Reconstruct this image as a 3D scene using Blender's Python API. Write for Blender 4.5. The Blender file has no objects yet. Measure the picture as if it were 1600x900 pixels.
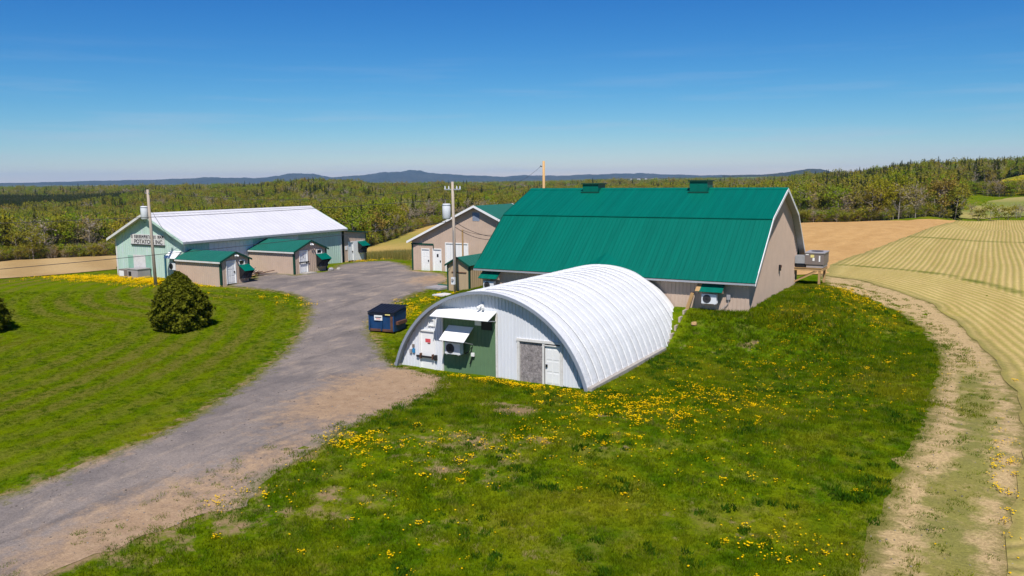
import bpy, math, random
import numpy as np
from mathutils import Vector, Matrix
from mathutils.geometry import delaunay_2d_cdt

# ------------------------------------------------------------------ camera, sky, sun, exposure
sc = bpy.context.scene
col = sc.collection
PITCH, ROLL, YAW = math.atan(168/1250), math.radians(0.5), math.radians(30)
camd = bpy.data.cameras.new('camera'); cam = bpy.data.objects.new('camera', camd); col.objects.link(cam)
camd.sensor_width = 36; camd.lens = 36*1250/1600; camd.clip_start = 0.5; camd.clip_end = 60000
cam.matrix_world = Matrix.Translation((0, 0, 10)) @ Matrix.Rotation(YAW, 4, 'Z') @ Matrix.Rotation(math.pi/2-PITCH, 4, 'X') @ Matrix.Rotation(-ROLL, 4, 'Z')
sc.camera = cam

SUN_EL, SUN_AZ = math.radians(55), math.radians(152)      # azimuth clockwise from +Y, where the sun stands
sd = Vector((math.sin(SUN_AZ)*math.cos(SUN_EL), math.cos(SUN_AZ)*math.cos(SUN_EL), math.sin(SUN_EL)))
sl = bpy.data.lights.new('sun', 'SUN'); sun = bpy.data.objects.new('sun', sl); col.objects.link(sun)
sl.energy = 4.6; sl.angle = math.radians(0.53); sl.color = (1.0, 0.95, 0.88)
sun.rotation_euler = (-sd).to_track_quat('-Z', 'Y').to_euler(); sun.location = (0, -40, 90)

world = bpy.data.worlds.new('World'); sc.world = world; world.use_nodes = True
wt = world.node_tree; wn = wt.nodes
sky = wn.new('ShaderNodeTexSky'); sky.sky_type = 'NISHITA'; sky.sun_disc = False
sky.sun_elevation = SUN_EL; sky.sun_rotation = SUN_AZ; sky.altitude = 0; sky.air_density = 1.0; sky.dust_density = 0.0; sky.ozone_density = 3.0
bg = wn['Background']; bg.inputs['Strength'].default_value = 0.078
wtc = wn.new('ShaderNodeTexCoord'); wmp = wn.new('ShaderNodeMapping'); wmp.inputs['Scale'].default_value = (1.2, 1.2, 22)
wmp.inputs['Rotation'].default_value = (0.03, 0.02, 0)
wns = wn.new('ShaderNodeTexNoise'); wns.inputs['Scale'].default_value = 2.6; wns.inputs['Detail'].default_value = 7; wns.inputs['Roughness'].default_value = 0.62
wrp = wn.new('ShaderNodeMapRange'); wrp.inputs[1].default_value = 0.5; wrp.inputs[2].default_value = 0.85; wrp.inputs[3].default_value = 0; wrp.inputs[4].default_value = 0.65
wsx = wn.new('ShaderNodeSeparateXYZ')
wel = wn.new('ShaderNodeMapRange'); wel.inputs[1].default_value = 0.17; wel.inputs[2].default_value = 0.03; wel.inputs[3].default_value = 0; wel.inputs[4].default_value = 1
wmu = wn.new('ShaderNodeMath'); wmu.operation = 'MULTIPLY'
wmx = wn.new('ShaderNodeMix'); wmx.data_type = 'RGBA'; wmx.inputs[7].default_value = (5.2, 6.2, 7.6, 1)
L = wt.links.new
L(wtc.outputs['Generated'], wmp.inputs['Vector']); L(wmp.outputs[0], wns.inputs['Vector']); L(wns.outputs[0], wrp.inputs[0])
L(wtc.outputs['Generated'], wsx.inputs[0]); L(wsx.outputs['Z'], wel.inputs[0]); L(wrp.outputs[0], wmu.inputs[0]); L(wel.outputs[0], wmu.inputs[1])
L(wmu.outputs[0], wmx.inputs[0]); wsp = wn.new('ShaderNodeSeparateColor'); wcb = wn.new('ShaderNodeCombineColor'); L(sky.outputs[0], wsp.inputs[0])
for i, (pw, k) in enumerate(((2.3, .85), (1.5, .86), (1., 1.0))):      # a deep polarised blue
    a = wn.new('ShaderNodeMath'); a.operation = 'MULTIPLY'; a.inputs[1].default_value = .1; b = wn.new('ShaderNodeMath'); b.operation = 'POWER'; b.inputs[1].default_value = pw; c = wn.new('ShaderNodeMath'); c.operation = 'MULTIPLY'; c.inputs[1].default_value = 10*k
    L(wsp.outputs[i], a.inputs[0]); L(a.outputs[0], b.inputs[0]); L(b.outputs[0], c.inputs[0]); L(c.outputs[0], wcb.inputs[i])
L(wcb.outputs[0], wmx.inputs[6]); L(wmx.outputs[2], bg.inputs['Color'])

vs = sc.view_settings; vs.view_transform = 'Standard'; vs.look = 'None'; vs.exposure = 0.28; vs.gamma = 1; vs.use_curve_mapping = False
sc.render.engine = 'CYCLES'; sc.cycles.use_denoising = True; sc.cycles.max_bounces = 6; sc.cycles.diffuse_bounces = 3
sc.cycles.volume_bounces = 0; sc.cycles.transparent_max_bounces = 8

# ------------------------------------------------------------------ helpers
random.seed(7); rng = np.random.default_rng(7)
OFF = {}
class MB:
    """collects faces given in world metres; build() links them as one mesh object"""
    def __init__(s): s.v = []; s.f = []; s.m = []
    def face(s, pts, m=0):
        n = len(s.v); s.v += [tuple(p) for p in pts]; s.f.append(tuple(range(n, n+len(pts)))); s.m.append(m); return s
    def box(s, x0, x1, y0, y1, z0, z1, m=0):
        n = len(s.v)
        s.v += [(x, y, z) for z in (z0, z1) for y in (y0, y1) for x in (x0, x1)]
        for q in ((0,2,3,1), (4,5,7,6), (0,1,5,4), (2,6,7,3), (0,4,6,2), (1,3,7,5)): s.f.append(tuple(n+i for i in q)); s.m.append(m)
        return s
    def prism(s, a, b, m=0):
        """two matching outlines (same vertex count) joined into a closed solid"""
        n = len(s.v); k = len(a); s.v += [tuple(p) for p in a]+[tuple(p) for p in b]
        s.f.append(tuple(n+i for i in reversed(range(k)))); s.f.append(tuple(n+k+i for i in range(k))); s.m += [m, m]
        for i in range(k): j = (i+1) % k; s.f.append((n+i, n+j, n+k+j, n+k+i)); s.m.append(m)
        return s
    def beam(s, p, q, w, h=None, m=0):
        h = h or w; p, q = Vector(p), Vector(q); d = (q-p).normalized()
        u = d.cross(Vector((0, 0, 1))); u = Vector((1, 0, 0)) if u.length < 1e-3 else u.normalized(); t = u.cross(d)
        o = [u*w/2+t*h/2, -u*w/2+t*h/2, -u*w/2-t*h/2, u*w/2-t*h/2]
        return s.prism([p+x for x in o], [q+x for x in o], m)
    def tube(s, path, rad, k=8, m=0, cap=True):
        path = [Vector(p) for p in path]; rs = rad if hasattr(rad, '__len__') else [rad]*len(path); n = len(s.v)
        for i, p in enumerate(path):
            d = (path[min(i+1, len(path)-1)]-path[max(i-1, 0)]).normalized()
            u = d.cross(Vector((0, 0, 1))); u = Vector((1, 0, 0)) if u.length < 1e-3 else u.normalized(); t = u.cross(d)
            for j in range(k): a = 2*math.pi*j/k; s.v.append(tuple(p+(u*math.cos(a)+t*math.sin(a))*rs[i]))
        for i in range(len(path)-1):
            for j in range(k): s.f.append((n+i*k+j, n+i*k+(j+1) % k, n+(i+1)*k+(j+1) % k, n+(i+1)*k+j)); s.m.append(m)
        if cap:
            s.f.append(tuple(n+j for j in reversed(range(k)))); s.f.append(tuple(n+(len(path)-1)*k+j for j in range(k))); s.m += [m, m]
        return s
    def mesh(s, name, mats, off=(0, 0, 0), smooth=False):
        me = bpy.data.meshes.new(name); o = Vector(off)
        me.from_pydata([tuple(Vector(p)-o) for p in s.v], [], s.f)
        for x in (mats if isinstance(mats, (list, tuple)) else [mats]): me.materials.append(x)
        if any(s.m): me.polygons.foreach_set('material_index', s.m)
        if smooth: me.polygons.foreach_set('use_smooth', [True]*len(s.f))
        me.update(); return me
    def build(s, name, mats, parent=None, smooth=False, label=None, kind=None):
        off = OFF.get(parent.name, (0, 0, 0)) if parent else (0, 0, 0)
        o = bpy.data.objects.new(name, s.mesh(name, mats, off, smooth)); col.objects.link(o); OFF[o.name] = off
        if parent: o.parent = parent
        if label: o['label'] = label
        if kind: o['kind'] = kind
        return o
def thing(name, label, cat, loc=(0, 0, 0), group=None):
    o = bpy.data.objects.new(name, None); col.objects.link(o); o.location = loc; o.empty_display_size = .3; OFF[o.name] = tuple(loc)
    o['label'] = label; o['category'] = cat
    if group: o['group'] = group
    return o
def tag(o, label, cat, group=None):
    o['label'] = label; o['category'] = cat
    if group: o['group'] = group
    return o
def copy_tree(o, parent=None):
    c = o.copy(); col.objects.link(c); c.parent = parent
    for ch in o.children: copy_tree(ch, c)
    return c

# node shorthand
class NT:
    def __init__(s, name):
        s.mat = bpy.data.materials.new(name); s.mat.use_nodes = True; s.t = s.mat.node_tree
        for n in list(s.t.nodes): s.t.nodes.remove(n)
        s.out = s.t.nodes.new('ShaderNodeOutputMaterial')
    def n(s, typ, ins={}, **kw):
        nd = s.t.nodes.new('ShaderNode'+typ)
        for k, v in kw.items(): setattr(nd, k, v)
        for k, v in ins.items():
            if isinstance(v, bpy.types.NodeSocket): s.t.links.new(v, nd.inputs[k])
            else:
                if isinstance(v, tuple) and len(v) == 3 and nd.inputs[k].type == 'RGBA': v = (*v, 1)
                nd.inputs[k].default_value = v
        return nd
    def pos(s): return s.n('NewGeometry').outputs['Position']
    def obj(s): return s.n('TexCoord').outputs['Object']
    def attr(s, a): return s.n('Attribute', attribute_name=a).outputs['Fac']
    def noise(s, vec, scale, detail=4, rough=.55): return s.n('TexNoise', {'Vector': vec, 'Scale': scale, 'Detail': detail, 'Roughness': rough}).outputs[0]
    def mp(s, v, a, b, c=0., d=1.): return s.n('MapRange', {0: v, 1: a, 2: b, 3: c, 4: d}).outputs[0]
    def math(s, op, a, b=0.): return s.n('Math', {0: a, 1: b}, operation=op).outputs[0]
    def mix(s, f, a, b, mode='MIX'): return s.n('Mix', {0: f, 6: a, 7: b}, data_type='RGBA', blend_type=mode).outputs[2]
    def scale(s, vec, v): return s.n('Mapping', {'Vector': vec, 'Scale': v}).outputs[0]
    def bump(s, h, dist, strength=1.): return s.n('Bump', {'Height': h, 'Distance': dist, 'Strength': strength}).outputs[0]
    def surf(s, color, rough=.6, metal=0., normal=None, spec=.3):
        ins = {'Base Color': color, 'Roughness': rough, 'Metallic': metal, 'Specular IOR Level': spec}
        if normal is not None: ins['Normal'] = normal
        b = s.n('BsdfPrincipled', ins); s.t.links.new(b.outputs[0], s.out.inputs[0]); return s.mat
def plain(name, c, rough=.6, var=.18, scale=2.5, metal=0., spec=.3, stain=None, bump=0., streak=False, stain_at=.58):
    """painted or raw surface: base colour with uneven fading, optional stain colour and fine relief"""
    t = NT(name); p = t.obj()
    sp = t.scale(p, (2.2, .10, .10) if streak == 'slope' else (1, 1, .12)) if streak else p
    a = t.noise(sp, scale, 5, .6); b = t.noise(sp, scale*7, 3)
    k = t.mp(t.math('ADD', t.math('MULTIPLY', a, .7), t.math('MULTIPLY', b, .3)), .3, .7, 1-var, 1+var*.6)
    cc = t.mix(1., c, t.n('CombineColor', {0: k, 1: k, 2: k}).outputs[0], 'MULTIPLY')
    if stain: cc = t.mix(t.mp(t.noise(sp, scale*2.2, 6, .7), stain_at, stain_at+.14), cc, stain)
    nm = t.bump(b, bump) if bump else None
    return t.surf(cc, rough, metal, nm, spec)

M = {}
M['beige'] = plain('beige_steel_siding', (.51, .385, .30), .5, .1, 1.2)
M['green'] = plain('green_roof_steel', (.0, .125, .088), .42, .22, 1.1, spec=.18, streak='slope')
M['greenfade'] = plain('faded_green_roof_steel', (.012, .125, .088), .5, .14, .8)
M['greentrim'] = plain('dark_green_trim', (.006, .055, .035), .5)
M['white'] = plain('white_paint', (.78, .78, .77), .45, .06)
M['oldwhite'] = plain('weathered_white_paint', (.66, .64, .61), .6, .2, 3, stain=(.33, .29, .25), stain_at=.6)
M['quonset'] = plain('white_roof_coating', (.70, .705, .71), .4, .12, 1.3, bump=.05, stain=(.60, .59, .57), stain_at=.62)
M['endwall'] = plain('white_ribbed_siding', (.66, .68, .72), .45, .08, 1.5, streak=True)
M['mint'] = plain('mint_siding', (.47, .62, .53), .6, .16, 1.1, streak=True, stain=(.50, .56, .58), stain_at=.55)
M['mintdark'] = plain('mint_paint_patch', (.27, .47, .36), .6, .15)
M['galv'] = plain('galvanised_steel', (.42, .43, .45), .4, .14, 3, metal=.35)
M['whiteroof'] = plain('white_steel_roof', (.62, .61, .63), .45, .08, .5, stain=(.5, .47, .46), stain_at=.66)
M['rimgrey'] = plain('grey_arch_flange', (.24, .27, .32), .5, .12)
M['sage'] = plain('sage_green_siding', (.115, .20, .105), .5, .08)
M['osb'] = plain('weathered_chipboard', (.27, .24, .235), .85, .75, 9, stain=(.5, .47, .46), stain_at=.55)
M['concrete'] = plain('old_concrete', (.38, .35, .31), .9, .2, 2)
M['wood'] = plain('new_timber', (.43, .27, .12), .75, .2, 3, streak=True)
M['pole'] = plain('weathered_pole_wood', (.42, .35, .28), .85, .28, 5, streak=True)
M['newpole'] = plain('fresh_pole_wood', (.55, .34, .15), .8, .15, 4, streak=True)
M['dark'] = plain('black_plastic', (.018, .018, .02), .5)
M['grille'] = plain('dark_fan_grille', (.05, .05, .055), .55)
M['grey'] = plain('grey_cabinet_steel', (.33, .31, .31), .5, .12)
M['brown'] = plain('brown_grey_cabinet', (.20, .165, .15), .5, .12)
M['unit'] = plain('heat_pump_white', (.66, .68, .70), .45, .06)
M['wire'] = plain('cable_black', (.04, .04, .045), .6)
M['glass'] = plain('window_glass', (.02, .025, .03), .08, spec=.6)
M['louvre'] = plain('grey_blue_louvre', (.28, .33, .42), .5)
M['blue'] = plain('blue_dumpster_paint', (.010, .05, .145), .5, .3, 2, stain=(.09, .035, .025), stain_at=.60)
M['rust'] = plain('rusty_steel', (.12, .055, .035), .8, .4, 4)
M['lid'] = plain('black_blue_lid_and_shaded_case', (.012, .016, .028), .5, .2)  # dumpster lid; same black put on some heat pumps as painted awning shade
M['red'] = plain('red_print', (.62, .08, .09), .6)
M['bluebox'] = plain('blue_plastic', (.03, .22, .46), .5)
M['teal'] = plain('teal_painted_board', (.02, .10, .15), .6)
M['yellowlbl'] = plain('yellow_label', (.72, .62, .22), .6)
M['rock'] = plain('pale_stone', (.42, .39, .35), .9, .25, 4, bump=.02)

# ------------------------------------------------------------------ terrain
def ss(a, b, x):
    t = np.clip((x-a)/(b-a), 0, 1); return t*t*(3-2*t)
AZ=[-60,-40,-30,-20,-13,-6,0,8,16,22,27,31,36,60]
RR=[80,150,200,300,450,700,1000,1500,2500,4000,7000,12000]
TZ=np.array([
 [1.4,-3,-6,-9,-10,-6,-3,0,4,10,18,25],
 [1.4,-4.5,-6,-10,-13,-12,-11,-11,-12,-12,-8,0],
 [1.4,-4.5,-6,-10,-13,-12,-11,-11,-12,-12,-8,0],
 [1.4,-4,-6,-10,-11,-7,-6,-9,-12,-12,-8,0],
 [1.4,-3,-6,-9,-7,.5,0,-10,-13,-12,-8,0],
 [1.4,-1.5,-3.5,-5,-8,-7,-8,-11,-13,-10,-4,0],
 [1.4,-1,-3,-6,-8,-8,-9,-11,-11,-4,4,5],
 [1.4,0,-2,-5,-6,-7,-8,-10,-8,8,20,8],
 [1.4,1,-1,-3,-4,-5,-6,-8,-5,14,24,10],
 [1.4,1.5,0,0,2,2,1,0,2,16,26,10],
 [1.4,1.5,1,3,7,8,7,5,5,20,30,20],
 [1.4,1.0,-1.5,-.5,6,12,12,8,5,18,30,20],
 [1.4,1.0,-1.5,0,8,14,14,9,5,18,30,20],
 [1.4,1.0,0,2,6,10,10,8,5,15,25,20]],float)
LR=np.log(RR)
def far_z(r,az):
    a=np.clip(az,-60,60); ia=np.clip(np.searchsorted(AZ,a)-1,0,len(AZ)-2); A=np.array(AZ,float)
    ta=(a-A[ia])/(A[ia+1]-A[ia]); ta=ta*ta*(3-2*ta)
    l=np.clip(np.log(np.maximum(r,1)),LR[0],LR[-1]); ir=np.clip(np.searchsorted(LR,l)-1,0,len(LR)-2)
    tr=(l-LR[ir])/(LR[ir+1]-LR[ir])
    def row(i): return TZ[i,ir]*(1-tr)+TZ[i,ir+1]*tr
    return row(ia)*(1-ta)+row(ia+1)*ta
def gz(x,y):
    x=np.asarray(x,float);y=np.asarray(y,float)
    X=.8660254*x+.5*y; Y=-.5*x+.8660254*y; r=np.hypot(X,Y); az=np.degrees(np.arctan2(X,Y))
    n=1.4*ss(44,74,Y)-.7*(1-ss(21,31,Y))
    n=n+.25*np.exp(-((X-1)/8)**2-((Y-31)/3.5)**2)
    dxx=np.maximum(np.maximum(-31.7-x,x+9.4),0); dyy=np.maximum(np.maximum(49.4-y,y-65.5),0); dd=np.hypot(dxx/1.15,dyy*1.0)
    wb=1-ss(0,4.6,dd); n=n+wb*(1.86-n)+.55*np.exp(-((x+8.6)/2.3)**2-((y-56.5)/5)**2)
    n=n-.45*np.exp(-((x+6)/6)**2-((y-42)/5)**2)
    n=n+.05*ss(42,47,y)*(1-ss(62,70,y))*ss(-16,-13,x)*(1-ss(-3,0,x))*np.sin(x*2.9+1.3*np.sin(y*1.9))*np.sin(y*3.1+x)
    n=n+.028*np.sin(x*1.1+.6*np.sin(y*.7))*np.sin(y*.9+1.3)+.02*np.sin(x*2.3+y*1.7)*np.sin(y*2.1-x*.8)
    w=ss(76,112,r)
    f=far_z(r,az)+ss(200,500,r)*(1.3*np.sin(x/47+1)*np.sin(y/61)+.8*np.sin(x/23+y/31))+ss(85,110,r)*(1-ss(170,230,r))*ss(16,20,az)*.2*np.sin(y/13+.5)*np.sin(x/11+1)
    return n*(1-w)+f*w
POLY = {
 'DRIVE': [(-27.9, 12.5), (-27.8, 13.7), (-27.6, 14.8), (-27.7, 16.5), (-27.6, 18.3), (-28.0, 20.3), (-29.0, 22.6), (-30.0, 24.8), (-31.8, 28.4), (-34.5, 32.8), (-37.3, 37.0), (-40.1, 40.7), (-42.5, 43.4), (-45.1, 45.6), (-47.7, 46.6), (-50.5, 47.0), (-53.7, 46.6), (-55.3, 46.6), (-55.6, 48.2), (-55.5, 49.8), (-60.3, 55.3), (-54.5, 54.1), (-54.2, 58.1), (-58.3, 64.7), (-58.8, 69.5), (-56.9, 70.5), (-49.8, 65.3), (-47.1, 62.1), (-43.2, 61.5), (-40.3, 58.4), (-38.7, 55.1), (-38.8, 52.0), (-38.0, 48.6), (-37.6, 46.1), (-36.1, 42.8), (-33.4, 39.4), (-31.1, 37.5), (-29.2, 35.6), (-26.6, 33.7), (-24.9, 33.3), (-23.2, 32.9), (-22.0, 31.2), (-21.5, 27.9), (-21.6, 24.6), (-21.0, 21.7), (-20.9, 19.6), (-20.7, 18.4), (-20.0, 17.2), (-20.8, 16.4), (-21.1, 14.8), (-21.6, 13.0), (-21.7, 11.4), (-21.8, 9.6)],
 'TRACK': [(-11.5, 75.5), (-8.4, 74.4), (-4.9, 70.8), (-2.1, 67.1), (-0.3, 60.7), (1.6, 51.9), (2.5, 42.9), (2.5, 36.2), (2.1, 31.0), (1.7, 27.0), (1.5, 23.2), (-2.2, 21.2), (-2.2, 24.5), (-1.9, 28.3), (-1.5, 32.5), (-1.3, 38.6), (-1.2, 46.6), (-1.5, 52.1), (-2.6, 58.1), (-4.4, 62.4), (-6.7, 63.4), (-8.3, 62.3), (-9.6, 63.2)],
 'PLOUGH': [(-19.8, 91.9), (-39.8, 183.4), (-33.1, 188.1), (-22.3, 191.6), (-11.5, 181.1), (-2.8, 213.6), (-4.1, 163.0), (-5.9, 136.5), (-7.7, 114.4), (-9.0, 100.8), (-10.5, 88.6), (-11.2, 82.3), (-11.2, 76.4), (-13.7, 74.1)],
 'CROP': [(-12.1, 83.8), (-11.6, 90.3), (-10.1, 103.2), (-8.8, 117.6), (-7.0, 140.2), (-5.2, 165.1), (-3.6, 210.2), (3.9, 235.0), (35.7, 234.8), (40.5, 109.0), (32.4, 67.1), (22.5, 45.7), (12.6, 28.6), (4.2, 22.4), (1.2, 22.3), (1.4, 26.8), (1.8, 30.9), (2.2, 36.1), (2.2, 42.5), (1.3, 51.3), (-0.5, 60.2), (-2.3, 66.1), (-5.1, 70.0), (-8.3, 73.6), (-11.2, 75.2)],
 'LEFTF': [(-132.5, 62.6), (-125.6, 64.6), (-124.3, 69.5), (-125.5, 77.5), (-125.3, 83.4), (-164.3, 110.6), (-176.5, 117.8), (-176.6, 107.8), (-174.7, 96.7), (-179.4, 92.6), (-187.0, 88.7)],
 'BACKF': [(-79.2, 90.9), (-80.7, 95.4), (-70.5, 86.7), (-53.6, 70.9), (-52.4, 74.7), (-58.1, 93.7), (-142.4, 229.8), (-168.9, 254.0), (-173.6, 248.2), (-159.6, 216.9), (-142.4, 185.7), (-120.9, 148.9), (-106.6, 124.3), (-102.1, 115.8)],
 'FARF': [(-5.5, 214.6), (-4.1, 242.7), (-0.6, 300.4), (4.2, 340.4), (10.6, 354.9), (23.8, 359.0), (17.5, 258.0), (5.6, 250.7)],
 'YEL': [(3.4, 376.1), (8.4, 416.6), (13.5, 527.5), (24.6, 579.9), (38.5, 547.4), (26.1, 365.0), (16.1, 368.2)],
}
def seg_dist(P, line, closed=True):
    line = np.array(line, float); A = line if closed else line[:-1]; B = np.roll(line, -1, 0) if closed else line[1:]
    d = np.full(len(P), 1e9)
    for a, b in zip(A, B):
        ab = b-a; t = np.clip(((P-a)@ab)/max(ab@ab, 1e-9), 0, 1); d = np.minimum(d, np.hypot(*(P-a-t[:, None]*ab).T))
    return d
def inside(P, poly):
    poly = np.array(poly, float); c = np.zeros(len(P), bool); x, y = P.T; j = len(poly)-1
    for i in range(len(poly)):
        xi, yi = poly[i]; xj, yj = poly[j]
        if yi != yj: c ^= ((yi > y) != (yj > y)) & (x < (xj-xi)*(y-yi)/(yj-yi)+xi)
        j = i
    return c
def axis_pts(lo, a, b, hi, step, g):
    mid = list(np.arange(a, b, step)); up = [b]; s = step
    while up[-1] < hi: s *= g; up.append(up[-1]+s)
    dn = [a]; s = step
    while dn[-1] > lo: s *= g; dn.append(dn[-1]-s)
    return np.array(dn[:0:-1]+mid+up)
GX = axis_pts(-15000, -72, 18, 9000, .6, 1.055); GY = axis_pts(-2500, 8, 96, 15000, .6, 1.055)
gxx, gyy = np.meshgrid(GX, GY); P2 = np.stack([gxx.ravel(), gyy.ravel()], 1); gzz = gz(P2[:, 0], P2[:, 1])
Xc = .8660254*P2[:, 0]+.5*P2[:, 1]; Yc = -.5*P2[:, 0]+.8660254*P2[:, 1]; Rc = np.hypot(Xc, Yc); Azc = np.degrees(np.arctan2(Xc, Yc))
EDGE_AZ = [-60, -36, -32, -25, -18, -11, -8.5, -6.5, -4.5, 0, 10, 17, 20, 25, 29, 29.6, 33, 60]
EDGE_R = [185, 185, 202, 200, 186, 158, 196, 248, 292, 300, 260, 230, 192, 190, 214, 400, 470, 500]
DRY = [(-16.7, 28.8, 1.5, .9, 1.), (-18.3, 19.1, 1.3, .8, .7), (-15.8, 22.3, .8, .9, .8), (-15.9, 24.9, 1., .6, .8), (-16.6, 19.7, 1.2, .6, .7), (-17.2, 18.3, 2., .6, .6),
       (-13.9, 25.9, .9, .6, .8), (-12.6, 30.2, 1.3, .8, .7), (-12.8, 45, 1., .8, .6), (-1.6, 23.9, .6, .8, 1.), (-9.7, 33.4, 1.2, 1., .5), (-11, 27, 1.5, 1.2, .5),
       (-17.5, 29.8, 2.2, .6, .9), (-6.5, 30, 3, 2, .35), (-7.5, 26, 3, 2, .3), (-5, 34, 2.5, 3, .3), (-14.6, 45.5, .6, .9, .6), (-10.9, 46.3, .9, .7, .75), (-16, 24, 7, 5, .50), (-8, 29, 6, 5, .34), (-9.5, 46, 3, 2, .34), (-21, 13.2, 2, 1, .62), (-20.2, 14.6, 2, 1, .62), (-19.6, 16.2, 2, 1, .66), (-18.6, 17.6, 1.6, .9, .62), (-12, 19, 6, 3.5, .44), (-6, 24, 5, 4, .42)]
def dry_at(P):
    d = np.zeros(len(P))
    for x, y, rx, ry, a in DRY: d = np.maximum(d, a*np.exp(-((P[:, 0]-x)/rx)**2-((P[:, 1]-y)/ry)**2))
    return d
near = Rc < 150
ddrive = np.full(len(P2), 60.); ddrive[near] = seg_dist(P2[near], POLY['DRIVE'])
A = {}
A['dry'] = np.zeros(len(P2)); A['dry'][near] = np.maximum(dry_at(P2[near]), .74*np.exp(-ddrive[near]/.9)); A['dry'][near] = np.maximum(A['dry'][near], .85*np.exp(-seg_dist(P2[near], POLY['CROP'])/1.2))
A['forest'] = ss(0, 8, Rc-np.interp(Azc, EDGE_AZ, EDGE_R)) * (np.abs(Azc) < 59)
A['far'] = ss(900, 1800, Rc)
A['lawn'] = ss(.5, 3, ddrive)*(P2[:, 0] < -24-.35*(P2[:, 1]-20))*ss(140, 90, Rc)*(1-ss(-34, -30, P2[:, 0]-0*P2[:, 1])*0)
A['phase'] = ddrive
A['lush'] = .9*np.exp(-((P2[:, 0]+8.)/6)**2-((P2[:, 1]-50)/7)**2)
def grid_faces(nx, ny):
    i = np.arange(nx*ny).reshape(ny, nx); return np.stack([i[:-1, :-1], i[:-1, 1:], i[1:, 1:], i[1:, :-1]], -1).reshape(-1, 4)
def np_mesh(name, V, F, mat, attrs={}, smooth=True):
    me = bpy.data.meshes.new(name); me.from_pydata(V.tolist(), [], F.tolist() if hasattr(F, 'tolist') else F); me.materials.append(mat)
    for k, v in attrs.items():
        a = me.attributes.new(k, 'FLOAT', 'POINT'); a.data.foreach_set('value', np.asarray(v, np.float32))
    if smooth: me.polygons.foreach_set('use_smooth', [True]*len(me.polygons))
    me.update(); return me
def structure(name, me, label=None):
    o = bpy.data.objects.new(name, me); col.objects.link(o); o['kind'] = 'structure'; OFF[o.name] = (0, 0, 0)
    if label: o['label'] = label
    return o

def grass_color(t, p):
    """patchy spring turf, shared by the ground and the tufts standing on it"""
    n1 = t.noise(p, .16, 4, .6); n2 = t.noise(p, .9, 5, .65)
    c = t.mix(t.mp(n2, .40, .60), (.062, .120, .002), (.135, .182, .003))
    c = t.mix(t.mp(n1, .48, .66), c, (.172, .185, .006))
    c = t.mix(t.mp(t.noise(p, 1.15, 6, .72), .57, .68, 0, .6), c, (.030, .074, .003))
    return t.mix(t.mp(t.noise(p, .75, 6, .75), .59, .72, 0, .8), c, (.215, .175, .040)), n1, n2
t = NT('turf'); p = t.pos(); c, n1, n2 = grass_color(t, p); n3 = t.noise(p, 9, 5, .7); n4 = t.noise(t.scale(p, (1, 1, 1)), 42, 3, .6)
st = t.n('Math', {0: t.math('MULTIPLY', t.math('ADD', t.attr('phase'), t.math('MULTIPLY', t.noise(p, .5, 3), .7)), 3.6)}, operation='SINE').outputs[0]
stf = t.math('MULTIPLY', t.mp(st, -.6, .6), t.math('MULTIPLY', t.attr('lawn'), t.mp(t.noise(p, .11, 2), .30, .55)))
lawn = t.mix(t.mp(n2, .3, .7), (.076, .130, .0015), (.138, .182, .002))
c = t.mix(t.attr('lawn'), c, lawn); c = t.mix(stf, c, (.140, .138, .020))
k = t.mp(n3, .3, .72, .58, 1.38); k2 = t.mp(n4, .3, .7, .7, 1.28); kk = t.math('MULTIPLY', k, k2)
c = t.mix(1., c, t.n('CombineColor', {0: kk, 1: kk, 2: kk}).outputs[0], 'MULTIPLY')
c = t.mix(t.attr('lush'), c, t.mix(t.mp(n3, .3, .7), (.042, .100, .002), (.095, .160, .003)))
bare = t.mp(t.math('ADD', t.math('MULTIPLY', t.attr('dry'), .62), t.math('MULTIPLY', t.noise(p, 1.7, 6, .7), .75)), .66, .80)
c = t.mix(bare, c, t.mix(t.mp(n3, .3, .7), (.33, .235, .125), (.22, .15, .075)))
straw = t.math('MULTIPLY', t.mp(t.noise(p, .55, 6, .7), .53, .72), t.mp(t.attr('lawn'), 0., 1., .62, .12))
c = t.mix(straw, c, (.22, .185, .045))
c = t.mix(t.attr('forest'), c, t.mix(t.mp(n2, .35, .65), (.12, .11, .035), (.19, .15, .065)))
fp = t.scale(p, (1, 1, 0)); vo = t.n('TexVoronoi', {'Vector': fp, 'Scale': .0022}); fn = t.noise(fp, .012, 6, .7); ff = t.n('SeparateColor', {0: vo.outputs['Color']})
fc = t.mix(t.mp(fn, .4, .62), (.022, .040, .012), (.085, .098, .028)); fc = t.mix(t.mp(ff.outputs[0], .80, .84), fc, (.15, .19, .05)); fc = t.mix(t.mp(ff.outputs[1], .93, .96), fc, (.36, .27, .17))
c = t.mix(t.attr('far'), c, fc)
hb = t.math('ADD', t.math('MULTIPLY', n3, .6), t.math('MULTIPLY', n4, .4))
M['turf'] = t.surf(c, .95, 0, t.bump(hb, .10, .8), .0)
ground = structure('ground', np_mesh('ground', np.stack([P2[:, 0], P2[:, 1], gzz], 1), grid_faces(len(GX), len(GY)), M['turf'], A), 'grassy farm land falling away to a wooded valley')

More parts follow.
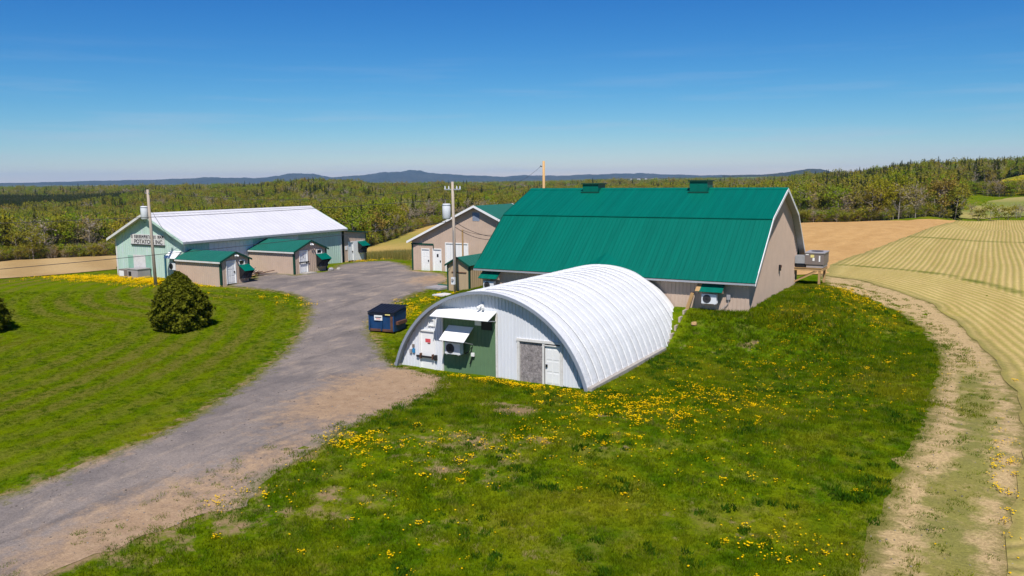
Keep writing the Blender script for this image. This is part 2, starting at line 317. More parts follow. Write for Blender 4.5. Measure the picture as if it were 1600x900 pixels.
def resample(poly, step, rag):
    out = []; poly = np.array(poly, float)
    for a, b in zip(poly, np.roll(poly, -1, 0)):
        n = max(1, int(np.hypot(*(b-a))/step)); d = (b-a)/max(np.hypot(*(b-a)), 1e-6)
        for i in range(n): q = a+(b-a)*i/n; out.append(q+np.array([-d[1], d[0]])*rng.normal(0, rag)*(1 if i else .3))
    return np.array(out)
def sheet(name, key, step, bstep, rag, dz, mat, label, attr_fn=None):
    poly = POLY[key]; B = resample(poly, bstep, rag); lo, hi = B.min(0), B.max(0)
    gx, gy = np.meshgrid(np.arange(lo[0], hi[0], step), np.arange(lo[1], hi[1], step)); I = np.stack([gx.ravel(), gy.ravel()], 1)+rng.uniform(-.2, .2, (gx.size, 2))*step
    I = I[inside(I, B)]; I = I[seg_dist(I, B) > step*.4]
    pts = [Vector(q) for q in np.concatenate([B, I])]; n = len(B)
    v, e, f, *_ = delaunay_2d_cdt(pts, [(i, (i+1) % n) for i in range(n)], [], 1, 1e-5)
    V = np.array([(a.x, a.y) for a in v]); z = gz(V[:, 0], V[:, 1])+dz*(.22+.78*ss(72, 125, np.hypot(*V.T)))
    at = {'edge': seg_dist(V, B)}
    if attr_fn: at.update(attr_fn(V))
    F = [tuple(x) for x in f]; F = [x if (V[x[1]][0]-V[x[0]][0])*(V[x[2]][1]-V[x[0]][1])-(V[x[2]][0]-V[x[0]][0])*(V[x[1]][1]-V[x[0]][1]) > 0 else x[::-1] for x in F]
    return structure(name, np_mesh(name, np.column_stack([V, z]), F, mat, at), label)

# driveway: grey packed gravel, tan along its edges
def dirt(t, p, n3): return t.mix(t.mp(n3, .3, .7), (.235, .170, .105), (.33, .245, .155))
t = NT('gravel_drive'); p = t.pos(); n1 = t.noise(p, .35, 5, .65); n2 = t.noise(p, 1.6, 6, .7); n3 = t.noise(p, 11, 5, .75); n4 = t.noise(p, 60, 2)
c = t.mix(t.mp(n1, .38, .62), (.158, .138, .128), (.245, .206, .178)); c = t.mix(t.mp(t.noise(t.scale(p, (.9, .28, 1)), 1.1, 5, .7), .52, .70, 0, .75), c, (.36, .285, .215))
c = t.mix(t.mp(t.noise(t.scale(p, (1.3, .2, 1)), .8, 4, .6), .56, .68, 0, .6), c, (.115, .102, .097))
tanf = t.mp(t.math('ADD', t.attr('tan'), t.math('MULTIPLY', t.math('SUBTRACT', n2, .5), 1.3)), .30, .78)
c = t.mix(tanf, c, t.mix(t.mp(n2, .35, .65), (.30, .20, .12), (.38, .265, .165)))
edge = t.math('MULTIPLY', t.math('SUBTRACT', 1., t.mp(t.attr('tan'), .3, .8)), 1.); edge = t.n('Math', {0: edge, 1: t.mp(t.math('ADD', t.attr('edge'), t.math('MULTIPLY', t.math('SUBTRACT', n2, .5), 2.2)), .55, .0)}, operation='MULTIPLY').outputs[0]
c = t.mix(edge, c, t.mix(t.mp(n3, .35, .65), (.085, .105, .012), (.20, .165, .07)))
k = t.math('MULTIPLY', t.mp(n3, .25, .75, .72, 1.28), t.mp(n4, .2, .8, .72, 1.3)); c = t.mix(1., c, t.n('CombineColor', {0: k, 1: k, 2: k}).outputs[0], 'MULTIPLY')
M['drive'] = t.surf(c, .95, 0, t.bump(t.math('ADD', n3, t.math('MULTIPLY', n2, 1.5)), .05, .8), .1)
def drive_attr(V):
    tan = np.zeros(len(V))
    for x, y, rx, ry, a in ((-24., 29, 3.4, 6.5, 1.1), (-26.5, 30.5, 2.5, 3, .7), (-21.6, 14.5, 3.0, 5.5, .95), (-22, 20, 1.6, 4, .7), (-41, 58, 3, 4, .8), (-25, 32.5, 3, 1.5, 1), (-45, 62, 4, 1.5, .7), (-27.6, 17, .8, 3.5, .6)):
        tan = np.maximum(tan, a*np.exp(-((V[:, 0]-x)/rx)**2-((V[:, 1]-y)/ry)**2))
    return {'tan': tan}
sheet('driveway', 'DRIVE', .7, .45, .10, .07, M['drive'], 'curving grey gravel driveway opening into the farm yard', drive_attr)

# dirt track with ruts beside the crop field
t = NT('dirt_track'); p = t.pos(); n2 = t.noise(p, 1.3, 6, .7); n3 = t.noise(p, 10, 5, .7); n4 = t.noise(p, 50, 2)
g, _, _ = grass_color(t, p); g = t.mix(.6, g, (.28, .22, .08)); d = t.mix(t.mp(n3, .3, .7), (.38, .265, .125), (.50, .365, .18))
f = t.mp(t.math('ADD', t.attr('rut'), t.math('MULTIPLY', t.math('SUBTRACT', n2, .5), 1.9)), .18, .62); c = t.mix(f, g, d)
ed = t.mp(t.math('ADD', t.attr('edge'), t.math('MULTIPLY', t.math('SUBTRACT', n2, .5), 1.8)), .7, .05); c = t.mix(ed, c, t.mix(n3, (.10, .11, .012), (.22, .18, .06)))
k = t.math('MULTIPLY', t.mp(n3, .25, .75, .75, 1.25), t.mp(n4, .2, .8, .75, 1.25)); c = t.mix(1., c, t.n('CombineColor', {0: k, 1: k, 2: k}).outputs[0], 'MULTIPLY')
M['track'] = t.surf(c, .95, 0, t.bump(t.math('ADD', n3, n2), .06, .8), .1)
TRK = POLY['TRACK']
def track_attr(V):
    dr = seg_dist(V, TRK[:11], False); dl = seg_dist(V, TRK[11:], False); u = dl/(dl+dr+1e-6)
    back = ss(40, 56, V[:, 1])
    rut = np.maximum(np.exp(-((u-.16)/.10)**2), .75*np.exp(-((u-.86)/.12)**2)); rut = np.maximum(rut, .45*np.clip(np.sin(u*21+.35*np.sin(V[:, 1]*.4)), 0, 1)); rut = np.maximum(rut*(1-.3*back), back*(.35+.75*np.exp(-((u-.52)/.34)**2)))
    return {'rut': rut}
sheet('dirt_track', 'TRACK', .6, .5, .12, .07, M['track'], 'bare rutted dirt track skirting the grassy mound', track_attr)

t = NT('ploughed_soil'); p = t.pos(); n = t.noise(t.scale(p, (1, .35, 1)), .5, 6, .7); n3 = t.noise(p, 4, 4, .7)
c = t.mix(t.mp(n, .35, .65), (.46, .265, .095), (.56, .34, .13)); k = t.mp(n3, .3, .7, .82, 1.16); c = t.mix(1., c, t.n('CombineColor', {0: k, 1: k, 2: k}).outputs[0], 'MULTIPLY')
M['plough'] = t.surf(c, .95, 0, t.bump(n3, .15, .8), .1)
sheet('ploughed_field', 'PLOUGH', 4, 2.5, .25, .14, M['plough'], 'bare orange-tan harrowed field behind the gambrel barn')

# crop field: pale soil with rows of young green, headland rows along the track
t = NT('row_crop'); p = t.pos(); sx = t.n('SeparateXYZ', {0: p}); n0 = t.noise(t.scale(p, (1, .6, 1)), .02, 2, .5)
xx = t.math('ADD', sx.outputs[0], t.math('MULTIPLY', t.math('SUBTRACT', n0, .5), 2.5)); xx = t.math('ADD', xx, t.math('MULTIPLY', sx.outputs[1], -.02))
r1 = t.n('Math', {0: t.math('MULTIPLY', xx, 12.)}, operation='SINE').outputs[0]; r1b = t.n('Math', {0: t.math('MULTIPLY', xx, 3.7)}, operation='SINE').outputs[0]
r2 = t.n('Math', {0: t.math('MULTIPLY', t.math('ADD', t.attr('head'), t.math('MULTIPLY', n0, 1.2)), 10.)}, operation='SINE').outputs[0]
hf = t.mp(t.attr('head'), 8.5, 7.5); rows = t.math('ADD', t.math('MULTIPLY', r1, t.math('SUBTRACT', 1., hf)), t.math('MULTIPLY', r2, hf)); rows = t.math('ADD', rows, t.math('MULTIPLY', t.math('MULTIPLY', r1b, t.math('SUBTRACT', 1., hf)), .16))
n2 = t.noise(p, .5, 6, .7); n3 = t.noise(p, 7, 4, .7); gap = t.noise(t.scale(p, (1, .12, 1)), .35, 5, .65)
f = t.mp(t.math('ADD', rows, t.math('MULTIPLY', t.math('SUBTRACT', n2, .5), 3.)), -1.1, 1.6, .05, .85)
soil = t.mix(t.mp(gap, .35, .65), (.46, .325, .12), (.55, .41, .16)); green = t.mix(t.mp(n2, .35, .65), (.20, .195, .033), (.29, .25, .05))
c = t.mix(f, soil, green)
line = t.math('MAXIMUM', t.mp(t.math('ABSOLUTE', t.math('SUBTRACT', t.attr('head'), 9.)), .9, .2), t.math('MULTIPLY', t.mp(t.math('ABSOLUTE', t.math('SUBTRACT', sx.outputs[1], t.math('ADD', 122., t.math('MULTIPLY', n0, 8.)))), 2.2, .6), .8)); c = t.mix(t.math('MULTIPLY', line, t.mp(n2, .3, .6)), c, (.13, .145, .02))
ed = t.mp(t.math('ADD', t.attr('edge'), t.math('MULTIPLY', t.math('SUBTRACT', n2, .5), 3.)), 1.2, .1); c = t.mix(t.math('MULTIPLY', ed, .6), c, (.20, .18, .05))
k = t.mp(n3, .3, .7, .8, 1.2); c = t.mix(1., c, t.n('CombineColor', {0: k, 1: k, 2: k}).outputs[0], 'MULTIPLY')
M['crop'] = t.surf(c, .95, 0, t.bump(t.math('ADD', n3, rows), .05, .6), .1)
sheet('crop_field', 'CROP', 2.0, 1.0, .10, .20, M['crop'], 'pale field with fine rows of sprouting green crop', lambda V: {'head': seg_dist(V, POLY['CROP'][15:], False)})

def striped_field(name, key, ca, cb, ang, freq, label, dz=.1, step=6):
    t = NT(name); p = t.pos(); sx = t.n('SeparateXYZ', {0: p}); a = t.math('ADD', t.math('MULTIPLY', sx.outputs[0], math.cos(ang)), t.math('MULTIPLY', sx.outputs[1], math.sin(ang)))
    n = t.noise(p, .06, 5, .65); s = t.n('Math', {0: t.math('MULTIPLY', t.math('ADD', a, t.math('MULTIPLY', n, 9.)), freq)}, operation='SINE').outputs[0]
    c = t.mix(t.mp(t.math('ADD', s, t.math('MULTIPLY', t.math('SUBTRACT', t.noise(p, .4, 5, .7), .5), 2.5)), -.8, .9), ca, cb); k = t.mp(t.noise(p, 2.5, 4, .7), .3, .7, .8, 1.18)
    c = t.mix(1., c, t.n('CombineColor', {0: k, 1: k, 2: k}).outputs[0], 'MULTIPLY'); sheet(name, key, step, 3, .3, dz, t.surf(c, .95, 0, None, .1), label)
striped_field('stubble_field', 'LEFTF', (.37, .245, .10), (.46, .32, .145), 1.1, .5, 'dry tan stubble field running up to the wood')
striped_field('hay_field', 'BACKF', (.44, .30, .085), (.29, .25, .05), .95, .13, 'golden striped field sloping down to the wood')
striped_field('pasture_field', 'FARF', (.19, .21, .045), (.33, .28, .09), 1.5, .11, 'pale green striped field beyond the hedge', .2, 12)
striped_field('yellow_field', 'YEL', (.46, .34, .006), (.26, .25, .02), 1.4, .05, 'bright yellow field high on the slope among trees', .3, 14)

# ------------------------------------------------------------------ mountains and hills on the skyline
def ridge(name, pts, R, depth, mat, label, seed, amp=.10):
    g = np.random.default_rng(seed); az = np.arange(pts[0][0], pts[-1][0], .06); top = np.interp(az, [q[0] for q in pts], [q[1] for q in pts])
    for s, w in ((.9, .35), (2.3, .2), (5.1, .1), (11, .07)): top = top*(1+amp*w*np.sin(az*s*3+g.uniform(0, 6)))
    prof = [(-1, 0), (-.8, .2), (-.55, .48), (-.3, .75), (-.12, .93), (0, 1), (.2, .9), (.6, .5), (1, 0)]; V = []
    for j, (u, h) in enumerate(prof):
        r = R+u*depth; wob = 1+(.22*np.sin(az*2.1+j*1.3+seed)+.15*np.sin(az*5.3-j*2.1))*(4*h*(1-h))
        a = np.radians(az)-YAW; V.append(np.stack([np.sin(a)*r, np.cos(a)*r, -15+(top+15)*h*wob], 1))
    V = np.concatenate(V); return structure(name, np_mesh(name, V, grid_faces(len(az), len(prof)), mat), label)
t = NT('forested_mountain'); p = t.pos(); n = t.noise(p, .0016, 6, .7); n2 = t.noise(p, .010, 4, .7)
c = t.mix(t.mp(n, .35, .65), (.020, .032, .020), (.055, .058, .040)); k = t.mp(n2, .3, .7, .6, 1.3); c = t.mix(1., c, t.n('CombineColor', {0: k, 1: k, 2: k}).outputs[0], 'MULTIPLY')
M['mount'] = t.surf(c, 1., 0, t.bump(n2, 30, 1.), .0)
# crest heights in metres along the skyline, by bearing in degrees from the line of the yard
MOUNTAINS = [(-39.78, 31), (-32.39, 34), (-30.40, 39), (-27.27, 56), (-23.56, 67), (-20.44, 94), (-17.60, 78), (-16.01, 110), (-15.09, 152), (-13.81, 134), (-12.52, 83), (-10.77, 104), (-9.45, 141), (-8.12, 158), (-7.01, 185), (-5.97, 149), (-4.53, 116), (-2.72, 93), (-0.45, 70), (0.91, 92), (3.18, 77), (4.98, 89), (7.23, 99), (9.01, 106), (10.33, 88), (13.38, 63), (17.60, 64), (21.63, 65), (27.27, 62), (32.39, 69), (39.78, 38)]
HILL = [(14.66, 39), (17.18, 41), (18.62, 54), (19.43, 72), (20.12, 85), (20.92, 82), (21.63, 61), (22.79, 43), (26.18, 36), (29.72, 20)]
ridge('mountains', MOUNTAINS, 12600, 1700, M['mount'], 'long blue wooded mountain range on the skyline', 3)
ridge('hill', HILL, 7200, 900, M['mount'], 'small rounded green hill standing alone on the skyline', 8, .05)

def gnd_(x, y): return float(gz(x, y))
# ------------------------------------------------------------------ building helpers (walls run along 'x' at y=c or along 'y' at x=c; o = metres outward)
def pt(ax, c, out, u, o, z): return (u, c+out*o, z) if ax == 'x' else (c+out*o, u, z)
def abox(mb, ax, c, out, u0, u1, o0, o1, z0, z1, m=0):
    a, b = sorted((c+out*o0, c+out*o1))
    return mb.box(u0, u1, a, b, z0, z1, m) if ax == 'x' else mb.box(a, b, u0, u1, z0, z1, m)
def ribwall(mb, ax, c, out, u0, u1, zb, ztop, pitch=.25, d=.022, holes=(), kinks=()):
    zt = ztop if callable(ztop) else (lambda u: ztop)
    us = {round(u0, 4), round(u1, 4)}
    for k in range(int((u1-u0)/pitch)+2):
        for s in (0, .06, .2, .26): us.add(round(u0+(k+s)*pitch, 4))
    for h in holes: us |= {round(h[0], 4), round(h[1], 4)}
    us |= {round(k, 4) for k in kinks}
    us = sorted(u for u in us if u0 <= u <= u1)
    def off(u):
        s = ((u-u0)/pitch) % 1.; return d*min(1, max(0, min(s/.06, (.26-s)/.06)))
    for a, b in zip(us, us[1:]):
        mid = (a+b)/2; cuts = sorted((h[2], h[3]) for h in holes if h[0] < mid < h[1]); z = zb
        spans = []
        for h0, h1 in cuts:
            if h0 > z: spans.append((z, h0))
            z = max(z, h1)
        spans.append((z, None))
        for s0, s1 in spans:
            ta, tb = (zt(a), zt(b)) if s1 is None else (s1, s1)
            if min(ta, tb) <= s0: continue
            q = [pt(ax, c, out, a, off(a), s0), pt(ax, c, out, b, off(b), s0), pt(ax, c, out, b, off(b), tb), pt(ax, c, out, a, off(a), ta)]
            mb.face(q if (out < 0) == (ax == 'x') else q[::-1])
    return mb
def rooft(A, B, up, pitch=.3, rib=.028, wid=.05, thick=.05):
    """one roof slope: ribs run up the slope; A-B is the eave, up the vector to the top edge"""
    mb = MB(); A, B, up = Vector(A), Vector(B), Vector(up); d = B-A; Ln = d.length; d.normalize(); n = d.cross(up).normalized()
    if n.z < 0: n = -n
    us = [(0, 0)]; k = pitch*.5
    while k+wid < Ln: us += [(k, 0), (k+wid*.25, rib), (k+wid*.75, rib), (k+wid, 0)]; k += pitch
    us.append((Ln, 0)); lo = [A+d*u+n*h for u, h in us]; nrm = (d.cross(up)).z > 0
    for i in range(len(lo)-1):
        q = [lo[i], lo[i+1], lo[i+1]+up, lo[i]+up]; mb.face(q if nrm else q[::-1])
    b = -n*thick; c = [A, B, B+up, A+up]
    mb.face([p+b for p in (c[::-1] if nrm else c)])
    for i in range(4): p, q = c[i], c[(i+1) % 4]; mb.face([p, p+b, q+b, q] if nrm else [q, q+b, p+b, p])
    return mb
def door(parent, ax, c, out, u0, u1, z0, z1, mat='white', frame='white', handle='dark', hside=1, label=None, panels=0, fw=.07):
    f = abox(MB(), ax, c, out, u0-fw, u0, -.06, .045, z0, z1); abox(f, ax, c, out, u1, u1+fw, -.06, .045, z0, z1); abox(f, ax, c, out, u0-fw, u1+fw, -.06, .05, z1, z1+fw+.02)
    mb = abox(MB(), ax, c, out, u0, u1, -.10, -.03, z0, z1)
    w = (u1-u0)
    for r in range(panels):
        zz = z0+.12+(z1-z0-.2)*r/panels
        for s in (0, 1): abox(mb, ax, c, out, u0+w*(.12+.42*s), u0+w*(.46+.42*s), -.03, -.018, zz, zz+(z1-z0-.2)/panels-.1)
    d = mb.build('door', M[mat], parent, label=label); f.build('door_frame', M[frame], d)
    if handle:
        uh = u1-.1 if hside > 0 else u0+.1; abox(MB(), ax, c, out, uh-.05, uh+.05, -.03, .035, z0+.92, z0+1.06).build('handle', M[handle], d)
    return d
def shutter_door(parent, ax, c, out, u0, u1, z0, z1, n, mat, label=None):
    d = abox(MB(), ax, c, out, u0, u1, -.10, -.05, z0, z1).build('door', M['oldwhite'], parent, label=label)
    for i in range(n): abox(MB(), ax, c, out, u0+(u1-u0)*i/n+.012, u0+(u1-u0)*(i+1)/n-.012, -.05, -.01, z0+.01, z1-.01).build('panel', M[mat], d)
    f = abox(MB(), ax, c, out, u0-.09, u0, -.06, .05, z0, z1); abox(f, ax, c, out, u1, u1+.09, -.06, .05, z0, z1); abox(f, ax, c, out, u0-.09, u1+.09, -.06, .055, z1, z1+.1); f.build('door_frame', M['white'], d)
    return d
def window(parent, ax, c, out, u0, u1, z0, z1, frame='white'):
    w = abox(MB(), ax, c, out, u0+.06, u1-.06, -.08, -.03, z0+.06, z1-.06).build('window', M['glass'], parent)
    f = abox(MB(), ax, c, out, u0, u0+.06, -.08, .05, z0, z1); abox(f, ax, c, out, u1-.06, u1, -.08, .05, z0, z1)
    abox(f, ax, c, out, u0+.06, u1-.06, -.08, .048, z0, z0+.06); abox(f, ax, c, out, u0+.06, u1-.06, -.08, .048, z1-.06, z1); f.build('window_frame', M[frame], w)
    return w
def slab(mb, ax, c, out, u0, u1, o0, z0, o1, z1, th=.03, m=0):
    """sloping sheet from the wall (o0,z0) out to (o1,z1)"""
    a = [pt(ax, c, out, u0, o0, z0), pt(ax, c, out, u1, o0, z0), pt(ax, c, out, u1, o1, z1), pt(ax, c, out, u0, o1, z1)]
    return mb.prism([Vector(p)-Vector((0, 0, th)) for p in a], a, m)
def awning(parent, ax, c, out, u0, u1, zt, zf, depth, mat, side=None, lip=.04, sideh=.75, label=None):
    a = slab(MB(), ax, c, out, u0, u1, .03, zt, depth, zf).build('awning', M[mat], parent, label=label)
    for u in (u0+.06, u1-.06):
        if side:
            q = [(.03, zt-.05), (depth*.96, zf-.045), (.03, zt-sideh)]
            MB().prism([pt(ax, c, out, u-.012, o, z) for o, z in q], [pt(ax, c, out, u+.012, o, z) for o, z in q]).build('side_panel', M[side], a)
        else:
            MB().beam(pt(ax, c, out, u, .03, zt-sideh), pt(ax, c, out, u, depth*.9, zf-.03), .04).build('bracket', M['galv'], a)
    return a
def heat_pump(ax, c, out, u0, u1, z0, z1, label, o0=.18, depth=.32, group=None, case='unit'):
    w = u1-u0; h = z1-z0; loc = pt(ax, c, out, (u0+u1)/2, o0+depth/2, z0)
    t = thing('heat_pump', label, 'heat pump', loc, group)
    abox(MB(), ax, c, out, u0, u1, o0, o0+depth, z0, z1).build('casing', M[case], t)
    r = min(h*.43, w*.3); uc = u0+w*.36; zc = (z0+z1)/2; oo = o0+depth
    ring = lambda rr, o: [pt(ax, c, out, uc+rr*math.cos(i*math.pi/12), o, zc+rr*math.sin(i*math.pi/12)) for i in range(24)]
    g = MB().prism(ring(r, oo-.002), ring(r, oo+.015)).build('fan_grille', M['grille'], t)
    b = MB()
    for k in range(6):
        a = k*math.pi/6; b.beam(pt(ax, c, out, uc+r*math.cos(a), oo+.02, zc+r*math.sin(a)), pt(ax, c, out, uc-r*math.cos(a), oo+.02, zc-r*math.sin(a)), .012)
    b.build('grille_bars', M['dark'], g)
    for u in (u0+.12, u1-.12): abox(MB(), ax, c, out, u-.025, u+.025, .02, o0+depth, z0-.05, z0-.004).build('bracket', M['galv'], t)
    abox(MB(), ax, c, out, u1, u1+.03, o0+.04, o0+.2, z0+.06, z0+.22).build('valve_cover', M['white' if case == 'unit' else case], t)
    return t
def corner_trim(parent, x, y, sx, sy, z0, z1, mat, w=.12):
    a, b = sorted((x+sx*.032, x-sx*w)); c, d = sorted((y+sy*.032, y-sy*w)); MB().box(a, b, c, d, z0, z1).build('corner_trim', M[mat], parent)
def floodlight(ax, c, out, u, z, label):
    t = thing('floodlight', label, 'light', pt(ax, c, out, u, .03, z))
    abox(MB(), ax, c, out, u-.07, u+.07, .024, .10, z-.07, z+.07).build('mount', M['white'], t)
    for s in (-1, 1): MB().tube([pt(ax, c, out, u+s*.05, .08, z-.02), pt(ax, c, out, u+s*.16, .30, z-.16)], [.045, .085], 10).build('lamp_head', M['white'], t)

# ------------------------------------------------------------------ gambrel barn
B = thing('gambrel_barn', 'large beige barn with a long green metal gambrel roof', 'barn', (-21.27, 56.86, 1.82))
XL, XR, YF, YB = -30.92, -11.70, 49.32, 64.43
prof = [(48.87, 3.70), (53.33, 7.46), (57.69, 9.28), (61.74, 7.41), (65.21, 4.08)]
def btop(y): return float(np.interp(y, [q[0] for q in prof], [q[1] for q in prof]))-.06
BK = (53.33, 57.69, 61.74)
ribwall(MB(), 'x', YF, -1, XL, XR, 1.2, btop(YF)-.02).build('front_wall', M['beige'], B)
ribwall(MB(), 'y', XR, 1, YF, YB, 1.2, btop, kinks=BK).build('gable_wall', M['beige'], B)
ribwall(MB(), 'y', XL, -1, YF, YB, .6, btop, kinks=BK).build('gable_wall', M['beige'], B)
ribwall(MB(), 'x', YB, 1, XL, XR, .6, btop(YB)-.02).build('back_wall', M['beige'], B)
x0, x1 = -31.41, -11.24
s1 = Vector((0, 4.46, 3.765)); rooft((x0, 48.87, 3.70), (x1, 48.87, 3.70), s1).build('roof', M['green'], B, label='lower green slope of the gambrel roof, ribbed')
q = s1.normalized(); nn = Vector((0, -q.z, q.y))*.036
rooft(Vector((x0-.02, 48.85, 3.685))+nn, Vector((x1+.02, 48.85, 3.685))+nn, q*.85, thick=.03, rib=.018).build('eave_panel', M['green'], B)
rooft((x0, 53.12, 7.40), (x1, 53.12, 7.40), (0, 4.57, 1.907), rib=.014).build('roof', M['green'], B, label='upper green slope of the gambrel roof, smoother')
rooft((x1, 61.95, 7.35), (x0, 61.95, 7.35), (0, -4.255, 1.94)).build('roof', M['green'], B)
rooft((x1, 65.21, 4.08), (x0, 65.21, 4.08), (0, -3.467, 3.334)).build('roof', M['green'], B)
MB().prism([(x0-.03, 57.43, 9.22), (x0-.03, 57.69, 9.371), (x0-.03, 57.96, 9.22)], [(x1+.03, 57.43, 9.22), (x1+.03, 57.69, 9.371), (x1+.03, 57.96, 9.22)]).build('ridge_cap', M['green'], B)
MB().box(x0, x1, 48.77, 48.86, 3.55, 3.66).build('gutter', M['galv'], B)
so = [(48.88, 3.61), (YF-.03, 3.88), (YF-.03, 3.83), (48.88, 3.56)]
MB().prism([(x1, y, z) for y, z in so], [(x0, y, z) for y, z in so]).build('soffit', M['galv'], B)
for X, s in ((x1, 1), (x0, -1)):
    for (ya, za), (yb, zb) in zip(prof, prof[1:]):
        vb = [(ya, za-.18), (yb, zb-.18), (yb, zb+.035), (ya, za+.035)]
        MB().prism([(X+s*.004, y, z) for y, z in vb], [(X+s*.045, y, z) for y, z in vb]).build('verge_board', M['white' if s > 0 else 'greentrim'], B)
        a, b = sorted((X, (XR if s > 0 else XL)+s*.03)); vs_ = [(ya, za-.075), (yb, zb-.075), (yb, zb-.10), (ya, za-.10)]
        MB().prism([(a, y, z) for y, z in vs_], [(b, y, z) for y, z in vs_]).build('verge_soffit', M['galv'], B)
for xa, xb, h in ((-26.51, -25.20, 9.65), (-18.00, -16.69, 9.82)):
    v = MB().box(xa, xb, 57.02, 58.37, 8.98, h).build('ridge_vent', M['green'], B)
    MB().box(xa-.09, xb+.09, 56.92, 58.46, h, h+.09).build('vent_cap', M['greentrim'], v)
    MB().box(xa-.1, xb+.1, 56.88, 58.50, 9.00, 9.08).build('flashing', M['greentrim'], v)
CX, QR, QZ = -21.2, 5.89, -1.49
MB().prism([(CX-2.43, 49.09, 3.76), (CX-.4, 48.94, 4.38), (CX+1.8, 49.09, 3.76)], [(CX-2.33, 49.45, 4.11), (CX-.4, 50.62, 5.13), (CX+1.7, 49.45, 4.11)]).build('cricket', M['green'], B, label='small green roof saddle over the arched shed')
awning(B, 'x', YF, -1, -14.85, -13.16, 3.54, 3.06, .75, 'green', 'beige', sideh=.66)
slab(MB(), 'x', YF, -1, -14.86, -14.58, .03, 3.552, .76, 3.07, .012).build('chipboard_strip', M['wood'], B)
awning(B, 'x', YF, -1, -30.89, -29.35, 3.52, 3.04, .75, 'green', 'beige', sideh=.66)
heat_pump('x', YF, -1, -14.49, -13.55, 2.28, 2.89, 'white heat pump under green awning near the mound end of the gambrel barn', o0=.22)
heat_pump('x', YF, -1, -30.56, -29.70, 2.23, 2.81, 'white heat pump under green awning between utility shed and arched roof', o0=.22)
t = thing('disconnect_box', 'small grey electrical box with conduit on the barn front wall', 'electrical box', (-12.92, YF-.1, 2.58))
abox(MB(), 'x', YF, -1, -13.03, -12.80, .025, .13, 2.55, 2.89).build('cover', M['grey'], t)
MB().tube([(-12.92, YF-.08, 2.55), (-12.93, YF-.09, 2.31), (-13.16, YF-.13, 2.08), (-13.40, YF-.2, 1.88)], .025, 6).build('conduit', M['grey'], t)
t = thing('wall_light', 'small black lamp fixed on the barn gable wall', 'light', (XR+.05, 57.78, 3.66))
abox(MB(), 'y', XR, 1, 57.68, 57.89, .024, .15, 3.56, 3.97).build('housing', M['dark'], t); abox(MB(), 'y', XR, 1, 57.69, 57.88, .15, .19, 3.78, 3.95).build('hood', M['rust'], t)
abox(MB(), 'y', XR, 1, 63.92, 64.33, .02, .05, 1.92, 2.94).build('vent_opening', M['dark'], B)

# packaged air unit on its timber platform at the gable
t = thing('timber_platform', 'raised timber platform with braces against the barn gable', 'platform', (-10.74, 63., 1.82))
zt = 3.25; pa, pb = 63.36, 65.56
for y in (pa+.05, pb-.05): MB().box(-11.68, -9.72, y-.05, y+.05, zt-.22, zt-.04).build('joist', M['wood'], t)
MB().box(-9.72, -9.62, pa, pb, zt-.22, zt-.04).build('joist', M['wood'], t)
for i in range(10): MB().box(-11.68+i*.2, -11.68+i*.2+.185, pa-.04, pb+.04, zt-.036, zt).build('plank', M['wood'], t)
for x, y in ((-9.87, pa+.1), (-9.82, pb-.1)): MB().box(x-.08, x+.08, y-.08, y+.08, .9, zt-.22).build('leg', M['wood'], t)
for y in (pa+.02, pb-.02): MB().beam((-11.64, y, 2.17), (-10.04, y, zt-.24), .08, .12).build('brace', M['wood'], t)
t = thing('packaged_air_unit', 'brown-grey rooftop style air unit standing on the timber platform', 'air conditioner', (-10.28, 63., 3.25))
MB().box(-10.84, -9.63, pa+.1, pb-.02, 3.27, 3.52).build('base', M['grey'], t)
c = MB().box(-10.93, -9.58, pa+.02, pb+.08, 3.52, 4.35).build('cabinet', M['brown'], t)
MB().box(-10.97, -9.53, pa-.02, pb+.12, 4.35, 4.42).build('top', M['grey'], t)
MB().prism([(-10.26+.44*math.cos(i*math.pi/10), 64.69+.44*math.sin(i*math.pi/10), 4.418) for i in range(20)], [(-10.26+.44*math.cos(i*math.pi/10), 64.69+.44*math.sin(i*math.pi/10), 4.452) for i in range(20)]).build('fan_opening', M['dark'], t)
for n, m, a, b, z0, z1 in (('yellow_label', 'yellowlbl', -10.54, -10.28, 4.04, 4.25), ('paper_label', 'white', -10.39, -10.24, 3.79, 4.02), ('paper_label', 'white', -9.94, -9.84, 3.74, 4.19), ('paper_label', 'white', -10.89, -10.67, 4.22, 4.29)):
    MB().box(a, b, pa+.008, pa+.017, z0, z1).build(n, M[m], c)
MB().box(-11.66, -10.94, pa+.06, pa+.9, 3.56, 4.15).build('duct', M['galv'], t)
MB().box(-11.61, -10.89, pa+.12, pa+.85, 3.255, 3.48).build('pipe_box', M['dark'], t)

# ------------------------------------------------------------------ arched steel shed
Q = thing('arched_shed', 'white arched steel shed with grassy front and ribbed roof', 'shed', (CX, 44., 0))
def arch(x, r=QR): return QZ+math.sqrt(max(r*r-(x-CX)**2, 0))
NA = 44; A0 = math.asin(-QZ/QR)-.06
ang = [A0+(math.pi-2*A0)*i/NA for i in range(NA+1)]
def arch_pts(r, y): return [(CX-r*math.cos(a), y, QZ+r*math.sin(a)) for a in ang]
pm = MB(); PW = .765
sec = [(0., .0), (.018, .07), (.06, .07), (.085, .0), (.42, .025), (PW, -.012)]
for (ya, ha), (yb, hb) in zip(sec, sec[1:]):
    a, b = arch_pts(QR+ha, 33.85+ya), arch_pts(QR+hb, 33.85+yb)
    for i in range(NA): pm.face([a[i], a[i+1], b[i+1], b[i]])
pmesh = pm.mesh('roof_panel', M['quonset'], (CX, 44., 0), True)
for k in range(20):
    o = bpy.data.objects.new('roof_panel', pmesh); col.objects.link(o); o.parent = Q; o.location = (0, k*PW, rng.normal(0, .004)); o.scale = (1+rng.normal(0, .0015), 1, 1)
